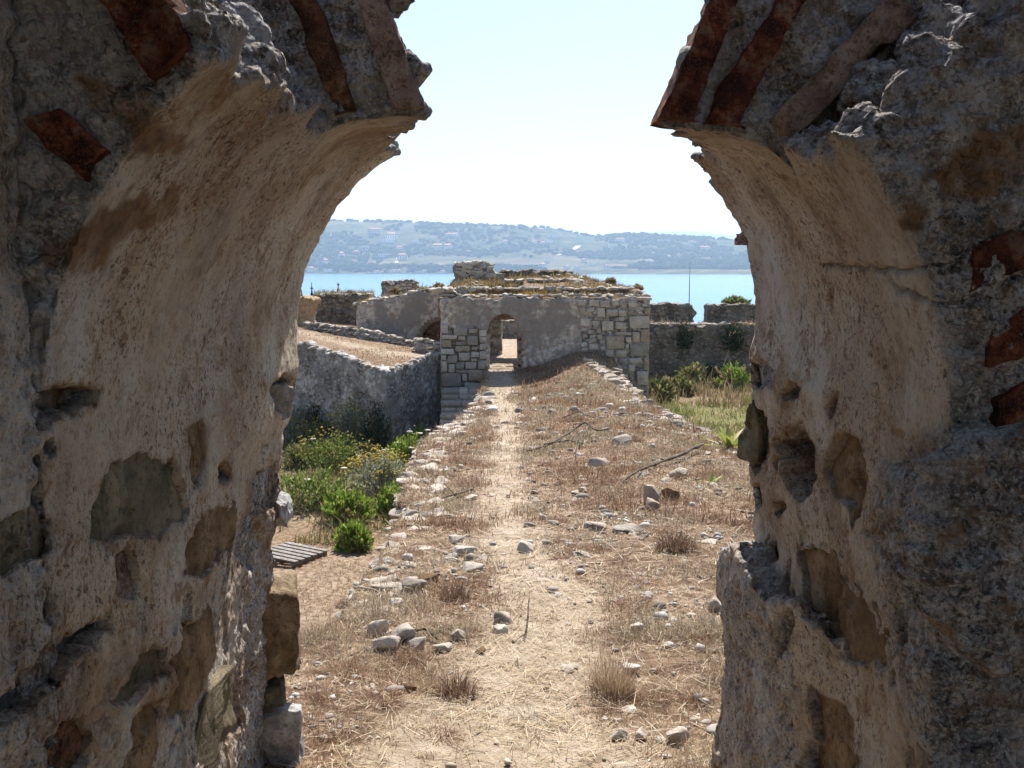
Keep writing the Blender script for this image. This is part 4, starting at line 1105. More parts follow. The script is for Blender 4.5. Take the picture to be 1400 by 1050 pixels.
# rubble block standing on the wing, against the water
kx0, kx1, kY = xr_(523, 43.), xr_(585, 43.), 43.
top_k = empty('rubble_block', ((kx0+kx1)/2, kY+.5, zr(406, kY)), 'flat grey rubble block on top of the vaulted wing', 'ruin')
sub(top_k, sdf_mesh(lambda X, Y, Z: np.maximum(boxd(X, Y, Z, kx0, kx1, kY, kY+1.2, zr(410, kY)-.6, 99), Z - zr(386, kY) + .25*sstep(X, kx1-.7, kx1) - .8*rubz(X*1.5, 4.)), (kx0-.3, kY-.3, zr(410, kY)-.8), (kx1+.3, kY+1.4, zr(380, kY)+.2), .06, .08, .10, 4, 45), 'wall', M['rubble'])
ledge(top_k, [(kx0+.1, kY+.1, zr(386, kY)), (kx1-.3, kY+.1, zr(387, kY))], 9, .28, 'block', 47, 'stone', .02)
# dark broken wall left of the wing
ex0, ex1, eY = xr_(428, 45.), xr_(508, 45.), 45.
old = empty('broken_wall', ((ex0+ex1)/2, eY+.5, EYE-3.), 'dark tumbled rubble wall sloping down towards the terrace path', 'ruin')
sub(old, sdf_mesh(lambda X, Y, Z: np.maximum(boxd(X, Y, Z, ex0, ex1, eY, eY+1.4, EYE-3.2, 99), Z - np.interp(X, [ex0, xr_(450, eY), xr_(490, eY), ex1], [zr(408, eY), zr(403, eY), zr(404, eY), zr(405, eY)]) - .7*rubz(X*1.3, 5.)), (ex0-.3, eY-.4, EYE-3.3), (ex1+.3, eY+1.6, zr(395, eY)+.3), .07, .16, .16, 3.2, 47), 'wall', M['rubble_dark'])
ledge(old, [(ex0+.1, eY+.2, zr(407, eY)), (xr_(450, eY), eY+.2, zr(403, eY)), (ex1, eY+.2, zr(404, eY))], 18, .34, 'block', 49, 'stone', .0)
# ochre stump at the end of the terrace
sx0, sx1, sY = xr_(398, 42.), xr_(437, 42.), 42.
och = empty('ochre_stump', ((sx0+sx1)/2, sY+.4, EYE-2.6), 'ochre coloured sandstone stump beside the terrace path', 'ruin')
sub(och, sdf_mesh(lambda X, Y, Z: np.maximum(boxd(X, Y, Z, sx0, sx1-.25+.15*np.sin(Z*3), sY, sY+1.2, EYE-3., 99), Z - zr(407, sY) - .5*rubz(X*2, 6.)), (sx0-.2, sY-.3, EYE-3.1), (sx1+.2, sY+1.4, zr(400, sY)+.2), .06, .14, .10, 3., 51), 'wall', M['stone_yellow'])

# ---- retaining wall of the terrace above the pit
TX = np.array([-14., -7.1, -3.99, -2.5]); TY = np.array([37., 34., 31., 34.4])
def terr_sdf(X, Y, Z):
    ey = np.interp(X, TX, TY)
    d = np.maximum(np.maximum((ey - Y)*.7, (Y - ey - 1.0)*.7), np.maximum(X - (-2.38), -13. - X))
    top = EYE + terrace_z(X, ey + .3) + .10 + .6*rubz(X*1.4, 7.)
    return np.maximum(d, np.maximum(Z - top, EYE - 6.6 - Z))
tw = empty('terrace_wall', (-4., 31.6, EYE-6.4), 'grey retaining wall with a worn dipping top between pit and dirt terrace', 'wall')
sub(tw, sdf_mesh(terr_sdf, (-13.2, 30.7, EYE-6.7), (-2.2, 38.3, EYE-1.6), .075, .09, .07, 3.6, 53), 'wall', M['rubble_fine'])
ledge(tw, [(x, np.interp(x, TX, TY)+.15, EYE + float(terrace_z(np.array(x), np.interp(x, TX, TY)+.3)) + .12) for x in np.linspace(-9., -2.5, 30)], 44, .26, 'block', 55, 'coping_stone', .0)
# ---- low rubble walls crossing the terrace
def low_wall(pts, n, size, layers, label, seed, core='rubble'):
    P = np.array(pts, float)          # (px, py of the top, depth)
    W = np.array([at(np.array(a), np.array(b), np.array(c)) for a, b, c in P])
    o = empty('rubble_wall', (W[:, 0].mean(), W[:, 1].mean(), W[:, 2].min() - .6), label, 'wall', 'low rubble walls on the terrace')
    V, F = [], []
    k = 40; t = np.linspace(0, 1, k); s = np.linspace(0, 1, len(W)); L = np.stack([np.interp(t, s, W[:, a]) for a in range(3)], 1)
    for i, p in enumerate(L):
        for dy, dz in ((-.18, -1.1), (-.18, -.12), (-.1, .0), (.25, .0), (.3, -1.1)): V.append(p + np.array([.03*vnoise(p[None]*3, 1, 3)[0], dy + .05*vnoise(p[None], 3, 4)[0], dz + .06*vnoise(p[None], 4, 5)[0]*(dz > -1)]))
    for i in range(k-1):
        for j in range(4): F.append((i*5+j, (i+1)*5+j, (i+1)*5+j+1, i*5+j+1))
    F.append((0, 1, 2, 3)) ; F.append(tuple(reversed([(k-1)*5+j for j in range(4)])))
    sub(o, mesh_from(np.array(V), np.array(F)), 'core', M[core])
    for ly in range(layers):
        ledge(o, L - np.array([0, .17 if ly else .08, ly*.17 - .02]), n, size, 'block', seed + ly, 'stone', .0)
low_wall([(420, 442, 41.), (455, 446, 40.), (500, 452, 39.), (545, 462, 38.), (572, 470, 37.5)], 34, .26, 3, 'long pale rubble wall running along the back of the dirt terrace', 61)
low_wall([(568, 463, 36.), (585, 466, 35.7), (602, 470, 35.4)], 10, .28, 4, 'short thick rubble wall end touching the gatehouse corner', 67)

# ---- stone steps down to the pit in the gatehouse's shade
st = empty('stone_steps', (xr_(625, 31.), 31., EYE-6.), 'rough stone steps going down from the path to the pit', 'steps')
for k in range(6):
    Yk = 33.4 - k*.75; zt = EYE - 4.0 - k*.30
    x0_, x1_ = xr_(600, 31.) - .05 + .02*k, -.95 + .02*k
    lay = 0; z_ = zt; r = np.random.default_rng(40+k)
    while z_ > max(EYE - 6.2, zt - .75):
        a = x0_; hh = .16 if lay else .17
        while a < x1_ - .1:
            wd = min(r.uniform(.28, .7), x1_ - a)
            block(st, a+.008, a+wd-.008, z_-hh+.008, z_ - r.uniform(0, .03), Yk - .75 + r.uniform(0, .06), .85, 1800 + k*90 + lay*9 + int(a*10), 'block', 'step_stone', .03)
            a += wd
        z_ -= hh; lay += 1
    v, f = box_vf(x0_+.02, x1_-.02, Yk-.70, Yk+.05, EYE-6.3, zt-.10); sub(st, mesh_from(v, f, False), 'fill', M['rubble'])

# ---- parapet wall beyond the right-hand field
PY = 48.
def par_sdf(X, Y, Z):
    body = np.maximum(boxd(X, Y, Z, xr_(878, PY), 17., PY, PY+2.4, EYE-6.2, 99), Z - zr(445, PY) - .6*rubz(X, 8.))
    m1 = np.maximum(boxd(X, Y, Z, xr_(880, PY+1.3), xr_(952, PY+1.3) - .22*np.sin(Z*5)**2, PY+1.2, PY+2.2, EYE-5, 99), Z - zr(416, PY+1.2) - .25*rubz(X, 9.))
    m2 = np.maximum(boxd(X, Y, Z, xr_(966, PY+1.3), 17., PY+1.2, PY+2.2, EYE-5, 99), Z - zr(417, PY+1.2) - .25*rubz(X, 10.))
    return np.minimum(body, np.minimum(m1, m2))
par = empty('parapet_wall', (xr_(955, PY), PY+1, EYE-6.), 'dark rampart wall with two broken merlons facing the water', 'wall')
sub(par, sdf_mesh(par_sdf, (xr_(878, PY)-.2, PY-.3, EYE-6.3), (17.2, PY+2.6, zr(405, PY)), .085, .10, .08, 3.2, 71), 'wall', M['rubble_dark'])
ledge(par, [(xr_(885, PY), PY+.2, zr(444, PY)), (xr_(1045, PY), PY+.2, zr(444, PY))], 26, .32, 'block', 73, 'coping_stone', .02)
ledge(par, [(xr_(882, PY+1.3), PY+1.4, zr(416, PY+1.3)), (xr_(948, PY+1.3), PY+1.4, zr(416, PY+1.3))], 10, .3, 'block', 75, 'coping_stone', .0)
ledge(par, [(xr_(968, PY+1.3), PY+1.4, zr(417, PY+1.3)), (xr_(1045, PY+1.3), PY+1.4, zr(417, PY+1.3))], 11, .3, 'block', 76, 'coping_stone', .0)
# ---- posts and mast
M['iron'] = quick('dark_iron', (.035, .035, .04), .6); M['galv'] = quick('grey_metal', (.32, .33, .34), .5)
def tube(p0, p1, r0, r1, n=8):
    p0, p1 = np.array(p0, float), np.array(p1, float); a = np.linspace(0, 2*np.pi, n, endpoint=False)
    d = p1-p0; d /= np.linalg.norm(d); u = np.cross(d, [0, 1, .3]); u /= np.linalg.norm(u); w_ = np.cross(d, u)
    ring = np.cos(a)[:, None]*u + np.sin(a)[:, None]*w_
    v = np.concatenate([p0 + ring*r0, p1 + ring*r1, [p0], [p1]]); i = np.arange(n); j = (i+1) % n
    return v, [np.stack([i, j, n+j, n+i], 1), np.concatenate([np.stack([j, i, np.full(n, 2*n)], 1), np.stack([n+i, n+j, np.full(n, 2*n+1)], 1)])]
for k, (px, py0, py1, lab) in enumerate(((413, 401, 386, 'spiked iron post half hidden by the arch edge'), (428, 404, 386, 'taller spiked iron post above the ochre stump'), (464, 399, 386, 'spiked iron post standing alone on the broken wall'))):
    Y = 46.2; x, z0_, z1_ = xr_(px, Y), zr(py0, Y), zr(py1, Y)
    o = empty('iron_post', (x, Y, z0_-.3), lab, 'post', 'iron posts on the broken wall')
    v, f = tube((x, Y, z0_-.35), (x, Y, z0_+.16), .11, .05); sub(o, mesh_from(v, f), 'base', M['iron'])
    v, f = tube((x, Y, z0_+.12), (x, Y, z1_), .035, .012); sub(o, mesh_from(v, f), 'spike', M['iron'])
    v, f = tube((x, Y, z0_+.3), (x, Y, z0_+.36), .06, .06); sub(o, mesh_from(v, f), 'collar', M['iron'])
Y = PY + 1.7; mx = xr_(941, Y)
o = empty('mast', (mx, Y, zr(416, Y)), 'thin grey metal mast standing on the left merlon', 'mast')
v, f = tube((mx, Y, zr(420, Y)), (mx, Y, zr(385, Y)), .026, .022); sub(o, mesh_from(v, f), 'lower_pole', M['galv'])
v, f = tube((mx, Y, zr(385, Y)), (mx, Y, zr(352, Y)), .016, .010); sub(o, mesh_from(v, f), 'upper_pole', M['galv'])
Y = 40.5; px = 430; x = xr_(px, Y); zz = float(gz(x, Y))
o = empty('survey_stake', (x, Y, zz), 'short thin grey stake in the terrace dirt', 'stake')
v, f = tube((x, Y, zz-.1), (x, Y, zz+.6), .03, .025); sub(o, mesh_from(v, f), 'shaft', M['galv'])
v, f = tube((x, Y, zz+.58), (x, Y, zz+.63), .04, .04); sub(o, mesh_from(v, f), 'cap', M['galv'])
# ================================================================ stones, plants and small things
def m_leaf(name, rough=.6, trans=.35):
    m = NM(name, rough, .2); c = m.attr('col', 'Color')
    m.L(c, m.b.inputs['Base Color'])
    tr = m.n.new('ShaderNodeBsdfTranslucent'); m.L(c, tr.inputs['Color'])
    mx = m.n.new('ShaderNodeMixShader'); mx.inputs[0].default_value = trans
    out = [n for n in m.n if n.type == 'OUTPUT_MATERIAL'][0]
    m.L(m.b.outputs[0], mx.inputs[1]); m.L(tr.outputs[0], mx.inputs[2]); m.L(mx.outputs[0], out.inputs['Surface'])
    return m.m
M['grass'] = m_leaf('dry_grass', .7, .25); M['leaf'] = m_leaf('leaf', .55, .35)
M['wood'] = m_stone('dead_wood', [(.3, (.05, .036, .026)), (.5, (.12, .09, .066)), (.75, (.24, .20, .16))], 14, .004)
M['wood_grey'] = m_stone('silvered_plank', [(.3, (.17, .15, .135)), (.5, (.30, .275, .25)), (.75, (.40, .37, .34))], 9, .003)
m = NM('pebbles', .9, .15); M['pebble'] = m.done(m.attr('col', 'Color'))
def pick(pal, n, r, jit=.18):
    P = np.array(pal); c = P[r.integers(len(P), size=n)]
    return c*np.clip(r.normal(1, jit, n), .5, 1.6)[:, None]
def blades(base, n_lean, length, width, cols, r, bend=.6, lean=None):
    """curved tapering blades: 5 vertices, 3 triangles each"""
    n = len(base)
    az = r.uniform(0, 2*np.pi, n); ln = np.abs(r.normal(0, 1, n))*n_lean
    dirh = np.stack([np.cos(az), np.sin(az), 0*az], 1)
    if lean is not None: dirh = dirh*.5 + lean; dirh[:, 2] = 0; dirh /= np.maximum(np.linalg.norm(dirh, axis=1, keepdims=True), 1e-6)
    up = np.array([0, 0, 1.])
    d1 = up*np.cos(ln)[:, None] + dirh*np.sin(ln)[:, None]; l2 = ln + bend*r.uniform(.3, 1.2, n)
    d2 = up*np.cos(l2)[:, None] + dirh*np.sin(l2)[:, None]
    fa = r.uniform(0, 2*np.pi, n); side = np.stack([np.cos(fa), np.sin(fa), 0*fa], 1)*width[:, None]*.5
    m1 = base + d1*length[:, None]*.55; tip = m1 + d2*length[:, None]*.45
    V = np.stack([base - side, base + side, m1 - side*.75, m1 + side*.75, tip], 1).reshape(-1, 3)
    o = np.arange(n)[:, None]*5
    F = np.concatenate([o + [0, 1, 3], o + [0, 3, 2], o + [2, 3, 4]])
    return V, F, np.repeat(cols, 5, 0)
DRY = [(.335, .21, .125), (.29, .17, .10), (.375, .255, .16), (.23, .135, .08), (.43, .32, .21), (.31, .18, .105), (.19, .11, .07)]
STRAW = [(.50, .40, .275), (.43, .335, .215), (.56, .475, .36), (.37, .28, .175)]
r = np.random.default_rng(21)
def field_points(n, y0, y1, x0, x1, dens):
    """area-uniform candidates in a strip that widens like the view, thinned by a density function"""
    X = r.uniform(x0, x1, n); Y = r.uniform(y0, y1, n)
    k = r.random(n) < dens(X, Y); return X[k], Y[k]
clump = lambda X, Y, f=2.2, s=600: sstep(fbm(p2(X, Y), f, 3, s), -.18, .30)
def on_ramp(X, Y): _, wl, wr, ter, court, _ = ground_parts(X, Y); return (wl < .2) & (wr < .3) & (court < .1)
AV, AF, AC = [], [], []; off = 0
def add(V, F, K):
    global off
    AV.append(V); AF.append(F + off); AC.append(K); off += len(V)
for (y0, y1, n, L, wd, xa, xb) in ((2.3, 4.6, 90000, .042, .0026, -1.3, 1.35), (4.4, 7.5, 110000, .05, .0042, -1.1, 2.2), (7.3, 13, 120000, .062, .0075, -1.4, 3.2), (12.6, 22, 90000, .08, .013, -1.5, 3.5), (21, 34, 70000, .10, .02, -1.4, 3.7)):
    X, Y = field_points(n, y0, y1, xa, xb, lambda X, Y: on_ramp(X, Y)*(.30 + .7*clump(X, Y))*(1 - .93*path_mask(X, Y)))
    b = np.stack([X, Y, gz(X, Y) - .004], 1); m_ = len(X)
    cl = clump(X, Y, 1.1, 640)[:, None]
    c = pick(DRY, m_, r)*cl + pick(STRAW, m_, r)*(1-cl)*.85
    ln = L*r.lognormal(0, .45, m_)*(.6 + .8*clump(X, Y, 3.3, 650))
    add(*blades(b, 1.0, ln*.85, wd*r.uniform(.5, 1.2, m_), c, r, .9))
# straw lying on the path and between the tufts
for (y0, y1, n, L, wd, xa, xb) in ((2.5, 5.5, 26000, .05, .0028, -1., 1.2), (5.3, 12, 26000, .07, .006, -1., 2.5), (12, 30, 9000, .12, .014, -1.2, 3.0)):
    X, Y = field_points(n, y0, y1, xa, xb, lambda X, Y: on_ramp(X, Y)*(.25 + .75*path_mask(X, Y)*clump(X, Y, 1.3, 660)))
    b = np.stack([X, Y, gz(X, Y) + .004], 1); m_ = len(X)
    add(*blades(b, .12, L*r.lognormal(0, .5, m_), wd*r.uniform(.6, 1.3, m_), pick(STRAW, m_, r), r, .08, None) if False else blades(b, .0, L*r.lognormal(0, .5, m_), wd*r.uniform(.6, 1.3, m_), pick(STRAW, m_, r), r, .0))
    V = AV[-1].reshape(-1, 5, 3)               # lay the stalks down
    a = r.uniform(0, 2*np.pi, len(V)); h_ = V[:, :, 2] - b[:, None, 2]
    el = np.abs(r.normal(0, .12, len(V)))
    V[:, :, 0] += h_*np.cos(a)[:, None]*np.cos(el)[:, None]; V[:, :, 1] += h_*np.sin(a)[:, None]*np.cos(el)[:, None]
    sd = np.stack([-np.sin(a), np.cos(a)], 1)
    hw = (V[:, 1] - V[:, 0]); wlen = np.linalg.norm(hw, axis=1)*.5
    for j, sg, k in ((0, -1, 1), (1, 1, 1), (2, -1, .8), (3, 1, .8)):
        V[:, j, :2] = b[:, :2] + np.stack([np.cos(a), np.sin(a)], 1)*h_[:, j][:, None] + sd*(sg*k*wlen)[:, None]
    V[:, :, 2] = b[:, None, 2] + .006 + h_*np.sin(el)[:, None]
    AV[-1] = V.reshape(-1, 3)
link('dry_grass', mesh_from(np.concatenate(AV), np.concatenate(AF), smooth=False, attrs={'col': np.concatenate(AC)}), M['grass'], label='short dry grass and straw covering the causeway', cat='grass', kind='stuff')
# grass of the pit, the terrace, the field, the roof
AV, AF, AC = [], [], []; off = 0
def patch(n, x0, x1, y0, y1, L, wd, pal, dens, zf=gz, lean=.5):
    X = r.uniform(x0, x1, n); Y = r.uniform(y0, y1, n); k = r.random(n) < dens(X, Y); X, Y = X[k], Y[k]
    if not len(X): return
    b = np.stack([X, Y, zf(X, Y) - .01], 1)
    add(*blades(b, lean, L*r.lognormal(0, .4, len(X)), wd*r.uniform(.6, 1.4, len(X)), pick(pal, len(X), r), r, .6))
GRN = [(.14, .17, .05), (.20, .22, .07), (.10, .14, .04), (.28, .26, .10), (.36, .31, .15)]
inpit = lambda X, Y: (ground_parts(X, Y)[1] > .9)*(ground_parts(X, Y)[3] < .1)
patch(42000, -6.5, -1., 14, 23, .055, .010, DRY + STRAW[:2], lambda X, Y: inpit(X, Y)*clump(X, Y, .9, 670)*(1-.7*np.exp(-((X+3.4)/.8)**2)))
patch(26000, -9.5, -1.3, 21, 34, .26, .024, GRN + DRY[:3], lambda X, Y: inpit(X, Y)*clump(X, Y, .7, 671))
isfield = lambda X, Y: (ground_parts(X, Y)[2] > .9)
patch(26000, 3.4, 13, 22, 40, .20, .026, [(.20, .24, .06), (.26, .28, .08), (.16, .20, .05), (.36, .32, .14)], lambda X, Y: isfield(X, Y)*clump(X, Y, .5, 672))
patch(9000, 4.5, 13, 39, 48, .5, .03, STRAW[:2] + GRN[2:] + DRY[:2], lambda X, Y: isfield(X, Y)*clump(X, Y, .6, 673), lean=.25)
patch(12000, -10, -2.4, 31, 44, .07, .02, DRY + STRAW, lambda X, Y: (ground_parts(X, Y)[3] > .9)*clump(X, Y, .8, 674))
patch(20000, gx0+.1, gx1, 34.5, 39.5, .13, .022, [(.34, .26, .13), (.42, .33, .17), (.22, .20, .09), (.30, .20, .10), (.38, .25, .09)], lambda X, Y: clump(X, Y, 1.1, 675)*((700 + FPX*X/Y) < 882), zf=lambda X, Y: roof_z(X, Y), lean=.4)
patch(2500, gx0+.3, xr_(760, 34.6), 34.5, 35.5, .16, .025, [(.45, .27, .05), (.40, .22, .05), (.30, .25, .08)], lambda X, Y: clump(X, Y, 1.4, 676), zf=lambda X, Y: roof_z(X, Y), lean=.3)
patch(2500, xr_(880, PY), 15., PY+.05, PY+1.2, .2, .03, STRAW + DRY[:3], lambda X, Y: clump(X, Y, .9, 677), zf=lambda X, Y: X*0 + zr(445, PY), lean=.35)
patch(2500, wx0, wx1, WY+.1, WY+1.1, .16, .03, STRAW[:2] + GRN[2:] + DRY[:2], lambda X, Y: clump(X, Y, .9, 678), zf=lambda X, Y: wtop(X), lean=.35)
patch(1800, ex0, ex1, eY+.1, eY+1.2, .2, .03, STRAW[:2] + GRN[2:], lambda X, Y: clump(X, Y, .9, 679), zf=lambda X, Y: X*0 + zr(405, eY), lean=.35)
link('wild_grass', mesh_from(np.concatenate(AV), np.concatenate(AF), smooth=False, attrs={'col': np.concatenate(AC)}), M['grass'], label='taller green and straw coloured grass of the pit, field and ruin tops', cat='grass', kind='stuff')

# ---- gravel
LIME = [(.34, .31, .28), (.42, .385, .35), (.27, .24, .21), (.38, .32, .25), (.22, .19, .165), (.50, .47, .44)]
GXp, GYp, GS = [], [], []
for (y0, y1, n, s, xa, xb) in ((2.4, 5.5, 2600, .009, -1., 1.3), (5.5, 13, 3400, .016, -1.1, 2.8), (13, 31, 2600, .034, -1.2, 3.4)):
    X = r.uniform(xa, xb, n); Y = r.uniform(y0, y1, n); k = on_ramp(X, Y) & (r.random(n) > .8*path_mask(X, Y)) & (r.random(n) < .12 + .88*sstep(fbm(p2(X, Y), 1.0, 3, 690), .0, .35)); GXp.append(X[k]); GYp.append(Y[k]); GS.append(s*r.lognormal(0, .5, k.sum()))
X, Y, S1 = map(np.concatenate, (GXp, GYp, GS)); n = len(X)
S = np.stack([S1*r.uniform(1, 1.8, n), S1*r.uniform(.8, 1.3, n), S1*r.uniform(.5, 1., n)], 1)*1.6
V, F, K = merge(PEBS, np.stack([X, Y, gz(X, Y) + S[:, 2]*.2], 1), S, r.uniform(0, 6.3, n), [ICO[0][1]]*4 + [ICO[1][1]]*4, pick(LIME, n, r))
link('gravel', mesh_from(V, F, smooth=False, attrs={'col': K}), M['pebble'], label='small pale stones and gravel strewn over the causeway', cat='gravel', kind='stuff')

# ---- loose stones that can be told apart
def rock(name, x, Y, w_, d_, h_, label, cat='stone', group=None, mat='loose', seed=0, rz=None, sink=.25, tilt=.15, flat=False, z=None, parent=None):
    rr = np.random.default_rng(seed + 5000)
    me = (FLATS if flat else ROCKS)[rr.integers(10 if flat else 14)]
    o = link(name, tinted(me, mat), None, parent, label=label, cat=cat, group=group)
    zz = (float(gz(x, Y)) if z is None else z) + h_*(.5 - sink)
    o.location = (float(x), float(Y), float(zz)); o.scale = (float(w_), float(d_), float(h_))
    o.rotation_euler = (rr.normal(0, tilt), rr.normal(0, tilt), rr.uniform(0, 6.3) if rz is None else rz)
    return o
def rock_px(px, py, wpx, hpx, label, seed, group=None, mat='loose', flat=False, dep=1.0):
    p = ground_at(px, py + hpx*.35); k = p[1]/FPX
    return rock('stone', p[0], p[1], wpx*k, wpx*k*dep, hpx*k*1.25, label, 'stone', group, mat, seed, rz=.3*math.sin(seed), flat=flat)
NAMED = [(888,678,26,30,'upright pale grey rock in the trio beside the long stick'),(915,676,30,24,'tilted brownish rock in the trio beside the long stick'),(890,694,26,18,'low pale rock in front of the trio beside the long stick'),
 (720,750,26,14,'rounded dark grey stone on the path edge'),(688,846,28,18,'grey pointed stone left of the path above the small dark one'),(684,862,22,14,'small dark stone just below the grey pointed one'),
 (514,862,38,26,'pale upright stone at the left of the flat stone cluster'),(526,880,46,22,'broad white stone in front of the flat stone cluster'),(556,868,44,26,'big grey domed stone in the middle of the flat stone cluster'),(571,881,36,18,'white flat stone at the right of the flat stone cluster'),
 (608,886,34,14,'thin white slab right of the flat stone cluster'),(627,868,26,22,'square white stone behind the thin white slab'),(543,826,26,20,'cream stone near the ramp edge behind the flat cluster'),(564,804,40,22,'grey block lying by the dead palm stump'),
 (780,915,30,8,'thin flat slab on the right side of the path'),(861,918,28,14,'small pale rock behind the golden grass tuft'),(563,942,22,14,'brown stone lying in the grass at the left'),(846,1008,26,20,'white stone at the foot of the golden grass tuft'),(874,1006,22,16,'pinkish stone beside the white one at the grass tuft'),
 (926,1010,32,26,'pale cracked rock near the right arch foot'),(658,893,20,8,'small brown stone left of the path'),(747,944,12,6,'little reddish stone on the path'),(694,1043,14,10,'little dark stone at the bottom of the path'),
 (870,862,18,14,'small egg shaped stone in the dry grass right of the path'),(975,828,26,22,'white rock under the dry bush at the right'),(852,602,34,20,'grey slab beside the twisted dead branch'),(632,752,46,12,'long pinkish slab at the left path edge'),(660,764,30,10,'cream slab beside the long pinkish slab'),
 (648,776,38,14,'flat grey slab below the pinkish slabs'),(586,790,40,14,'weathered slab behind the dead palm stump'),(860,722,50,10,'wide pale slab half buried in the right grass'),(820,720,34,8,'narrow pale slab beside the wide half buried one'),(930,646,30,14,'pale stone above the trio of rocks'),
 (795,757,30,10,'blue grey slab on the right path edge'),(625,740,26,10,'thin stone left of the pinkish slab')]
for k, (a, b, c, d, lab) in enumerate(NAMED):
    rock_px(a, b, c, d, lab, k*3+1, mat='loose' if 'brown' not in lab and 'red' not in lab else 'stone_brown', flat=('slab' in lab or 'flat' in lab), dep=.9)
r = np.random.default_rng(77); made = 0
while made < 110:
    u = r.random()
    if u < .45: px, py = r.uniform(560, 770), r.uniform(560, 830)
    elif u < .75: px, py = r.uniform(760, 1000), r.uniform(560, 800)
    elif u < .88: px, py = r.uniform(420, 640), r.uniform(800, 1040)
    else: px, py = r.uniform(780, 980), r.uniform(800, 1040)
    p = ground_at(px, py)
    if not on_ramp(p[:1], p[1:2])[0] or path_mask(p[:1], p[1:2])[0] > .45: continue
    s = r.lognormal(math.log(10), .35); k = p[1]/FPX
    rock('stone', p[0], p[1], s*k*r.uniform(1, 1.7), s*k, s*k*r.uniform(.3, .6), 'small pale loose stone lying in the dry grass of the causeway', 'stone', 'loose stones scattered over the causeway', 'loose', made, flat=r.random() < .4, sink=.35, tilt=.25); made += 1
# ---- edge courses of the causeway
def edge_wall(label, Ys, side, n, layers, seed, size=lambda Y: .07 + .0105*Y, inset=.08, spread=.26):
    xe = (lambda Y: np.interp(Y, XL_Y, XL_X)) if side < 0 else (lambda Y: np.interp(Y, XR_Y, XR_X))
    ym = (Ys[0]+Ys[1])/2; o = empty('causeway_edge', (float(xe(ym)), ym, float(gz(float(xe(ym)) - side*.3, ym)) - .4), label, 'wall', 'stone edges of the causeway')
    rr = np.random.default_rng(seed); base = np.array(o.location)
    t = np.sort(rr.random(n)); Y = Ys[0]*(Ys[1]/Ys[0])**t
    for ly in range(layers):
        for y in Y:
            y = y*(1 + rr.normal(0, .004)); s = size(y)*rr.uniform(.6, 1.35)
            x = float(xe(y)) - side*(inset + (rr.uniform(-.04, spread) if ly == 0 else -.10))
            z = float(gz(float(xe(y)) - side*.28, y)) - ly*s*.45 + (-.01 if ly == 0 else -.04)
            me = FLATS[rr.integers(10)] if rr.random() < .7 else ROCKS[rr.integers(14)]
            c = link('stone', tinted(me, 'loose'), None, o); c.location = np.array([x, y, z]) - base
            c.scale = (s*rr.uniform(.9, 1.7), s*rr.uniform(.8, 1.4), s*rr.uniform(.3, .55)); c.rotation_euler = (rr.normal(0, .12), rr.normal(0, .12), rr.uniform(0, 6.3))
edge_wall('loose pale stone course along the pit side of the causeway', (4.5, 29), -1, 140, 2, 3)
edge_wall('tumbled stone course along the field side of the causeway', (11.5, 32.5), 1, 120, 2, 5, size=lambda Y: .08 + .0085*Y, inset=.05, spread=.5)
v = []
# stone outcrop on the mound next to the gatehouse
ot = empty('mound_course', (2.6, 31.6, EYE-3.3), 'broken stone course on the mound in front of the gatehouse', 'wall')
ledge(ot, [(2.45, 32.6, float(gz(2.45, 32.6))), (2.75, 31.6, float(gz(2.75, 31.6))), (2.95, 30., float(gz(2.95, 30.))), (3.1, 28., float(gz(3.1, 28.)))], 26, .36, 'loose', 81, 'stone', .04)

# ---- dry tufts
def tuft_mesh(seed, n, spread, pal, width, lean=.55, bend=.5):
    rr = np.random.default_rng(seed); a = rr.uniform(0, 6.3, n); q_ = spread*np.sqrt(rr.random(n))
    b = np.stack([np.cos(a)*q_, np.sin(a)*q_, 0*a], 1); lean_v = b/spread
    V, F, K = blades(b, lean, rr.uniform(.15, 1., n)*(1.05 - .6*(q_/spread)**2), width*rr.uniform(.5, 1.2, n), pick(pal, n, rr), rr, bend, lean_v*.8)
    return mesh_from(V, F, smooth=False, attrs={'col': K})
RED = [(.26, .15, .10), (.32, .20, .13), (.20, .115, .08), (.38, .26, .17)]
TUFT = {'red': [tuft_mesh(k, 700, .55, RED + DRY[:3], .020, .8, .9) for k in range(5)], 'gold': [tuft_mesh(9+k, 700, .42, STRAW + DRY[:2], .012, .45, .4) for k in range(2)], 'dark': [tuft_mesh(20+k, 700, .5, [(.12, .075, .055), (.20, .12, .08), (.28, .18, .11)], .022, .8, .9) for k in range(3)]}
def tuft(px, py, wpx, hpx, kind, label, group=None, seed=0):
    p = ground_at(px, py); k = p[1]/FPX
    o = link('grass_tuft', TUFT[kind][seed % len(TUFT[kind])], M['grass'], label=label, cat='grass tuft', group=group)
    o.location = (p[0], p[1], p[2] - .01); o.scale = (wpx*k*.75, wpx*k*.75, hpx*k*1.15); o.rotation_euler = (0, 0, seed*1.3)
tuft(838, 945, 95, 80, 'gold', 'big golden grass tuft right of the path'); tuft(625, 955, 70, 50, 'dark', 'dark dry tuft in the left grass below the flat stones', seed=1)
tuft(925, 752, 70, 42, 'dark', 'wide dark dry bush in the right grass', seed=0); tuft(622, 822, 56, 44, 'dark', 'dead palm stump of dark dry fibres beside grey block', seed=1)
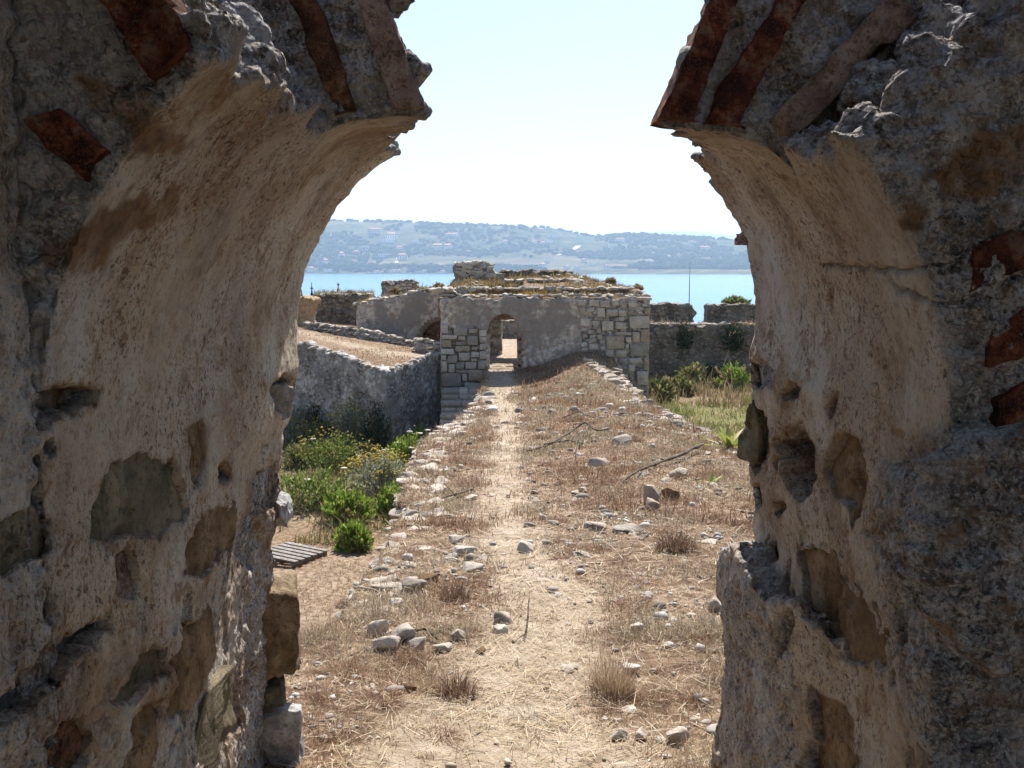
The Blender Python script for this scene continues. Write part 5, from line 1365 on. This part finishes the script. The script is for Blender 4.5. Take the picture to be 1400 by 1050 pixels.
for k, (a, b, c, d) in enumerate([(880,800,60,26),(850,770,46,24),(770,765,40,22),(800,690,46,24),(762,715,40,26),(785,645,44,24),(870,830,70,34),(940,690,60,26),(900,730,60,28),(740,600,40,20),(780,575,50,22),(840,560,44,18),(560,905,60,40),(470,920,70,50),(440,960,70,46),(520,960,80,40),(600,1010,80,40),(430,1015,70,40),(950,960,60,44),(960,880,50,40),(900,960,60,36),(470,980,60,34),(850,660,50,20),(980,650,50,22),(740,540,36,18),(790,530,40,18),(670,640,36,20),(640,665,44,20),(620,630,44,22),(590,700,40,24),(560,760,44,26),(640,690,40,16),(700,580,22,10)]):
    tuft(a, b, c*.95, d*.62, 'red', 'reddish brown dry grass tuft growing on the causeway', 'dry grass tufts on the causeway', k)

made = 0
while made < 110:
    px, py = (r.uniform(720, 1010), r.uniform(530, 1040)) if r.random() < .72 else (r.uniform(410, 670), r.uniform(600, 1040))
    p = ground_at(px, py)
    if not on_ramp(p[:1], p[1:2])[0] or path_mask(p[:1], p[1:2])[0] > .25: continue
    wq = r.uniform(22, 60)*(.5 + .5*(py - 500)/500)
    tuft(px, py, wq, wq*r.uniform(.25, .42), 'red' if r.random() < .75 else 'dark', 'reddish brown dry grass tuft growing on the causeway', 'dry grass tufts on the causeway', 40 + made); made += 1

# ---- shrubs of the pit
def leaf_cloud(rr, n, rad, hgt, leaf, pal, upright=.3, lobes=7, hollow=.55):
    """leaves gathered into lobes: an uneven outline with gaps"""
    lc = rr.normal(size=(lobes, 3)); lc /= np.linalg.norm(lc, axis=1, keepdims=True); lc *= rr.uniform(.30, .72, (lobes, 1)); lc[:, 2] = np.abs(lc[:, 2])*.85 + .12
    k = rr.integers(lobes, size=n); d = rr.normal(size=(n, 3)); d /= np.linalg.norm(d, axis=1, keepdims=True)
    p = lc[k] + d*(.10 + .34*rr.random((n, 1))**.8)
    ns = lobes*7; sa = rr.normal(size=(ns, 3)); sa[:, 2] = np.abs(sa[:, 2])*1.3 + .25; sa /= np.linalg.norm(sa, axis=1, keepdims=True); sl_ = rr.uniform(.75, 1.18, ns)   # sprigs
    ks = rr.integers(ns, size=n); on = rr.random(n) < .55
    ps = sa[ks]*(sl_[ks]*rr.uniform(.35, 1., n)**.7)[:, None] + rr.normal(0, .035, (n, 3))
    p = np.where(on[:, None], ps, p)
    p[:, 2] = np.abs(p[:, 2]); p = p*np.array([rad, rad, hgt])
    c = pick(pal, n, rr, .25); lobe_tone = rr.uniform(.7, 1.3, lobes); c = c*lobe_tone[k][:, None]
    dry = rr.random(ns) < .12; c[on & dry[ks]] = np.array([.30, .22, .13])
    ax = np.where(on[:, None], sa[ks], d) + np.array([0, 0, upright]) + rr.normal(0, .45, (n, 3)); ax /= np.linalg.norm(ax, axis=1, keepdims=True)
    sd = np.cross(ax, rr.normal(size=(n, 3))); sd /= np.linalg.norm(sd, axis=1, keepdims=True)
    L = leaf*rr.uniform(.6, 1.4, n)[:, None]; W = L*.22
    V = np.stack([p, p + ax*L*.5 + sd*W, p + ax*L, p + ax*L*.5 - sd*W], 1).reshape(-1, 3)
    o = np.arange(n)[:, None]*4
    return V, o + [0, 1, 2, 3], np.repeat(c, 4, 0), lc*np.array([rad, rad, hgt])
PAL = {'bright': [(.19, .28, .04), (.26, .35, .06), (.12, .20, .03), (.34, .40, .09)], 'green': [(.14, .19, .045), (.20, .26, .065), (.26, .30, .09), (.09, .13, .03)],
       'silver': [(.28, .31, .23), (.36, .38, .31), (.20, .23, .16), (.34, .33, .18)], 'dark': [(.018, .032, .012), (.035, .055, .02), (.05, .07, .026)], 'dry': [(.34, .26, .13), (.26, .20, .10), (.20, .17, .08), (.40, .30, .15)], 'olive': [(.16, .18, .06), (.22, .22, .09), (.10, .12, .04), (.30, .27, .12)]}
def shrub(pos, rad, hgt, pal, label, seed, n=2600, leaf=None, flowers=None, nf=0, stems=True, lobes=8, group='shrubs in the pit', name='shrub', up=.4):
    rr = np.random.default_rng(seed); leaf = leaf or .11
    o = empty(name, pos, label, 'shrub', group)
    V, F, K, lc = leaf_cloud(rr, n, rad, hgt, leaf, PAL[pal], up, lobes)
    link('foliage', mesh_from(V, F, smooth=False, attrs={'col': K}), M['leaf'], o)
    sv, sf = [], [[], []]; k0 = 0
    for c in lc:
        v_, f_ = tube((0, 0, -.05), c, .018*max(rad, .5), .006, 5); sv.append(v_); sf[0].append(f_[0]+k0); sf[1].append(f_[1]+k0); k0 += len(v_)
    link('stems', mesh_from(np.concatenate(sv), [np.concatenate(sf[0]), np.concatenate(sf[1])]), M['wood'], o)
    if nf:
        a = rr.uniform(0, 6.3, nf); q_ = np.sqrt(rr.random(nf)); fp = np.stack([np.cos(a)*q_*rad, np.sin(a)*q_*rad, hgt*(1.0 - .45*q_**2) + rr.uniform(-.05, .22, nf)*hgt], 1)
        s = np.full((nf, 3), .065)*rr.uniform(.6, 1.3, (nf, 1)); s[:, 2] *= .55
        V, F, K = merge([PEBS[0], PEBS[1]], fp, s, a, [ICO[0][1]], pick(flowers, nf, rr))
        fo = link('flowers', mesh_from(V, F, attrs={'col': K}), M['leaf'], o, kind='stuff')
    return o
YEL = [(.62, .50, .08), (.66, .56, .16), (.54, .40, .06)]; WHT = [(.72, .70, .62), (.62, .58, .48)]
SHR = [ # px, py(base), width px, height px, palette, flowers, label
 (474,712,66,50,'bright',None,0,'rounded bright green shrub beside the bare pit floor'),(484,752,50,40,'bright',None,0,'small bright green shrub standing alone on the pit floor'),
 (428,690,110,62,'green',None,0,'broad dark green shrub next to the arch edge'),(455,640,110,56,'green',YEL,90,'wide green shrub with few yellow tips in the middle of the pit'),
 (520,672,100,62,'silver',YEL,330,'large silvery shrub dotted with yellow flowers'),(556,648,60,60,'bright',YEL,10,'tall yellow green shrub against the causeway edge'),(540,702,56,46,'bright',None,0,'green shrub tucked under the causeway edge'),
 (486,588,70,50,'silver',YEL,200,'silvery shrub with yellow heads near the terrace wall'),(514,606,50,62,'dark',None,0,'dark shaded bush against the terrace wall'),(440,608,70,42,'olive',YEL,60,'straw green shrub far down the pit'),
 (405,600,50,50,'silver',None,0,'grey green shrub beside the arch edge'),(410,640,50,40,'olive',None,0,'olive weeds in front of the grey green shrub'),(575,622,50,46,'bright',WHT,14,'green weeds with white umbels by the wall corner'),
 (500,640,50,40,'olive',YEL,110,'olive shrub with yellow tips behind the silvery one'),(432,570,40,26,'dark',None,0,'small dark bush at the foot of the terrace wall'),(588,660,40,36,'silver',None,0,'small silver bush leaning on the causeway stones')]
for k, (px, py, wp, hp, pal, fl, nf, lab) in enumerate(SHR):
    p = pit_at(px, py); s = p[1]/FPX
    lim = float(np.interp(p[0], TX, TY)) - .9
    if p[1] > lim:
        top = at(np.array(float(px)), np.array(float(py - hp)), np.array(lim)); p = np.array([top[0], lim, float(gz(top[0], lim))]); s = lim/FPX; hp = max((top[2] - p[2])/s, 18)
    shrub(p - np.array([0, 0, .05]), wp*s*.56, hp*s*.88, pal, lab, 70+k, 4600 if wp > 60 else 3000, .085 if pal != 'bright' else .11, fl, nf, up=1.2 if pal in ('bright', 'silver') else .4, lobes=14)
# umbel stalks
um = 0
for k, (px, py) in enumerate([(436,553),(484,552),(500,555),(560,590),(585,588),(574,592),(545,605),(528,615),(470,640),(420,655),(562,612),(428,600)]):
    p = pit_at(px, py + 62 if py < 600 else py + 40); top = at(np.array(float(px)), np.array(float(py)), np.array(p[1]))
    o = empty('umbel_stalk', p, 'tall thin stalk with a flat white flower head in the pit', 'wildflower', 'white umbels in the pit')
    v_, f_ = tube(p - np.array([0, 0, .05]), top, .012, .008, 5); sub(o, mesh_from(v_, f_), 'stem', M['wood'])
    vv = PEBS[4 + k % 4]*np.array([.18, .18, .05]) + top; sub(o, mesh_from(vv, ICO[1][1], attrs={'col': np.tile([.70, .67, .58], (len(vv), 1))}), 'flower_head', M['leaf'])
# right field bushes, bushes on the rampart
def shrub_px(px, py, wp, hp, Y, pal, lab, seed, n=1500, leaf=.2, z=None, group=None, lobes=7):
    p = at(np.array(float(px)), np.array(float(py)), np.array(float(Y)))
    if z == 'g': p[2] = float(gz(p[0], p[1]))
    s = Y/FPX; shrub(p, wp*s*.55, hp*s, pal, lab, seed, n, leaf, group=group, lobes=lobes)
shrub_px(946, 520, 42, 30, 46.0, 'olive', 'sunlit green bush at the foot of the rampart wall', 201, z='g'); shrub_px(1002, 524, 44, 30, 45.5, 'bright', 'yellow green bush at the foot of the rampart near the arch', 202, z='g')
shrub_px(975, 522, 36, 24, 46.5, 'dark', 'dark low bush between the two rampart bushes', 203, z='g'); shrub_px(900, 540, 40, 26, 41, 'olive', 'dry olive weeds beside the gatehouse corner', 204, z='g'); shrub_px(925, 535, 44, 22, 43, 'olive', 'grey olive weeds in front of the rampart foot', 206, z='g')
shrub_px(935, 476, 22, 30, PY-.05, 'dark', 'dark green plant hanging on the left of the rampart wall', 207, 1000, .13, lobes=16); shrub_px(1000, 478, 30, 34, PY-.05, 'dark', 'dark green plant hanging on the right of the rampart wall', 208, 1500, .15, lobes=16)
shrub_px(1008, 419, 34, 10, PY+3.2, 'green', 'green bush crown showing above the right merlon', 209, 1400, .2)
for k, (px, py) in enumerate([(540,398),(480,402),(600,392),(590,398),(785,384),(835,386),(872,395),(740,376)]):
    shrub_px(px, py+3, 12, 6, [WY+.5, eY+.5, WY+.5, WY+.6, 38.5, 37.5, 36.5, 39.2][k], 'dry', 'small dry bush growing on the ruin tops', 220+k, 500, .12, group='bushes on the ruin tops')
# spiky plant at the field edge
def spiky(px, py, n, size, label, seed):
    p = ground_at(px, py); rr = np.random.default_rng(seed)
    o = empty('spiky_plant', p, label, 'plant')
    for k in range(n):
        a = k*2.4; e = rr.uniform(.35, 1.25); L = size*rr.uniform(.7, 1.1); t = np.linspace(0, 1, 6)
        dh = np.array([math.cos(a), math.sin(a), 0])
        c = np.array([dh*L*tt*math.cos(e)*(1+.2*tt) + np.array([0, 0, L*math.sin(e)*(tt - .35*tt*tt)]) for tt in t])
        sd = np.array([-math.sin(a), math.cos(a), 0])*size*.075; wv = np.array([.5, 1, .95, .75, .45, .03])
        up = np.array([0, 0, size*.02])
        V = np.concatenate([c + sd*wv[:, None] + up, c - up*.2, c - sd*wv[:, None] + up])
        F = [(i, 6+i, 7+i, i+1) for i in range(5)] + [(6+i, 12+i, 13+i, 7+i) for i in range(5)]
        col = np.array([.26, .30, .07]) if rr.random() < .6 else np.array([.42, .38, .13])
        link('leaf', mesh_from(V, np.array(F), attrs={'col': np.tile(col*rr.uniform(.8, 1.2), (18, 1))}), M['leaf'], o)
spiky(998, 616, 22, .5, 'yellow green spiky plant at the stony field edge', 5); spiky(975, 662, 8, .18, 'small pale leafed spiky plant in the right grass', 6)
# ---- branches
def branch(pts, r0, r1, label, twigs=(), mat='wood'):
    W = np.array([ground_at(a, b) + np.array([0, 0, h]) for a, b, h in pts])
    o = empty('dead_branch', W[0], label, 'branch', 'dead branches on the causeway')
    def sweep(W, ra, rb, seed):
        t = np.linspace(0, 1, 26); s = np.linspace(0, 1, len(W)); L = np.stack([np.interp(t, s, W[:, k]) for k in range(3)], 1)
        for _ in range(2): L[1:-1] = (L[:-2] + L[2:] + 2*L[1:-1])/4
        L += .02*np.stack([vnoise(L, 4, seed), vnoise(L, 4, seed+1), .5*vnoise(L, 4, seed+2)], 1)
        n = 8; V = []; T = np.gradient(L, axis=0); T /= np.linalg.norm(T, axis=1, keepdims=True)
        for i in range(len(L)):
            u = np.cross(T[i], [0, 0, 1.]); u /= np.linalg.norm(u); w_ = np.cross(u, T[i]); rad = (ra + (rb-ra)*t[i])*(1 + .25*math.sin(i*1.7))
            V += [L[i] + rad*(math.cos(a)*u + math.sin(a)*w_) for a in np.linspace(0, 2*np.pi, n, endpoint=False)]
        F = [(i*n+j, i*n+(j+1) % n, (i+1)*n+(j+1) % n, (i+1)*n+j) for i in range(len(L)-1) for j in range(n)]
        V += [L[0], L[-1]]; a_, b_ = len(V)-2, len(V)-1; k_ = (len(L)-1)*n
        T3 = [(a_, (j+1) % n, j) for j in range(n)] + [(b_, k_+j, k_+(j+1) % n) for j in range(n)]
        return mesh_from(np.array(V), [np.array(F), np.array(T3)])
    sub(o, sweep(W, r0, r1, int(r0*1000)), 'limb', M[mat])
    for k, tw in enumerate(twigs):
        Wt = np.array([ground_at(a, b) + np.array([0, 0, h]) for a, b, h in tw]); sub(o, sweep(Wt, r1*1.1, r1*.4, 90+k), 'twig', M[mat])
branch([(842, 671, .03), (870, 655, .06), (900, 642, .06), (930, 632, .07), (962, 618, .10)], .011, .019, 'long straight dead stick lying across the right grass')
branch([(722, 622, .03), (755, 612, .06), (785, 600, .12), (800, 598, .22), (815, 602, .12), (835, 595, .10)], .015, .012, 'twisted dark dead branch humped over the dry grass', [[(790, 602, .12), (788, 630, .05)], [(800, 600, .2), (792, 615, .05)], [(745, 615, .05), (775, 612, .10), (800, 612, .05)]])
branch([(770, 576, .05), (790, 574, .14), (812, 578, .08)], .011, .008, 'short tangle of dead twigs above the twisted branch', [[(775, 582, .05), (800, 572, .16)], [(785, 584, .05), (812, 584, .05)], [(778, 570, .1), (805, 580, .05)]])
branch([(718, 880, .01), (722, 868, .05), (726, 850, .12)], .006, .003, 'thin bare twig sticking up beside the path', [[(720, 876, .02), (708, 882, .02)]])
branch([(648, 674, .03), (625, 684, .05), (605, 690, .04)], .011, .008, 'short dry root lying at the left path edge', [[(620, 684, .05), (612, 678, .1)]])
branch([(565, 866, .02), (585, 872, .05), (600, 880, .02)], .007, .005, 'thin curved root among the flat stones', [])
# ---- pallet
pp = pit_at(398, 765); ks = pp[1]/FPX
pal = empty('wooden_pallet', pp + np.array([0, 0, .02]), 'weathered wooden pallet lying flat on the pit floor', 'pallet'); pal.rotation_euler = (0, 0, R_(-32))
for k in range(6):
    v_ = CUBE[0]*np.array([.60, .058, .012]) + np.array([0, -.45 + k*.18, .125]); link('slat', mesh_from(v_, CUBE[1], False), M['wood_grey'], pal)
for k in range(3):
    v_ = CUBE[0]*np.array([.05, .5, .045]) + np.array([-.5 + k*.5, 0, .062]); link('bearer', mesh_from(v_, CUBE[1], False), M['wood_grey'], pal)
# ================================================================ the air over the bay
v, f = box_vf(-9500, 9500, -30, 14000, SEA - 1.5, EYE + 350)
hm = bpy.data.materials.new('sea_haze'); hm.use_nodes = True; ht = hm.node_tree
for n_ in list(ht.nodes):
    if n_.type != 'OUTPUT_MATERIAL': ht.nodes.remove(n_)
pv = ht.nodes.new('ShaderNodeVolumePrincipled'); pv.inputs['Color'].default_value = (.64, .82, 1., 1)
pv.inputs['Density'].default_value = .00017; pv.inputs['Anisotropy'].default_value = .2
ht.links.new(pv.outputs[0], [n_ for n_ in ht.nodes if n_.type == 'OUTPUT_MATERIAL'][0].inputs['Volume'])
link('haze', mesh_from(v, f, False), hm, kind='stuff')
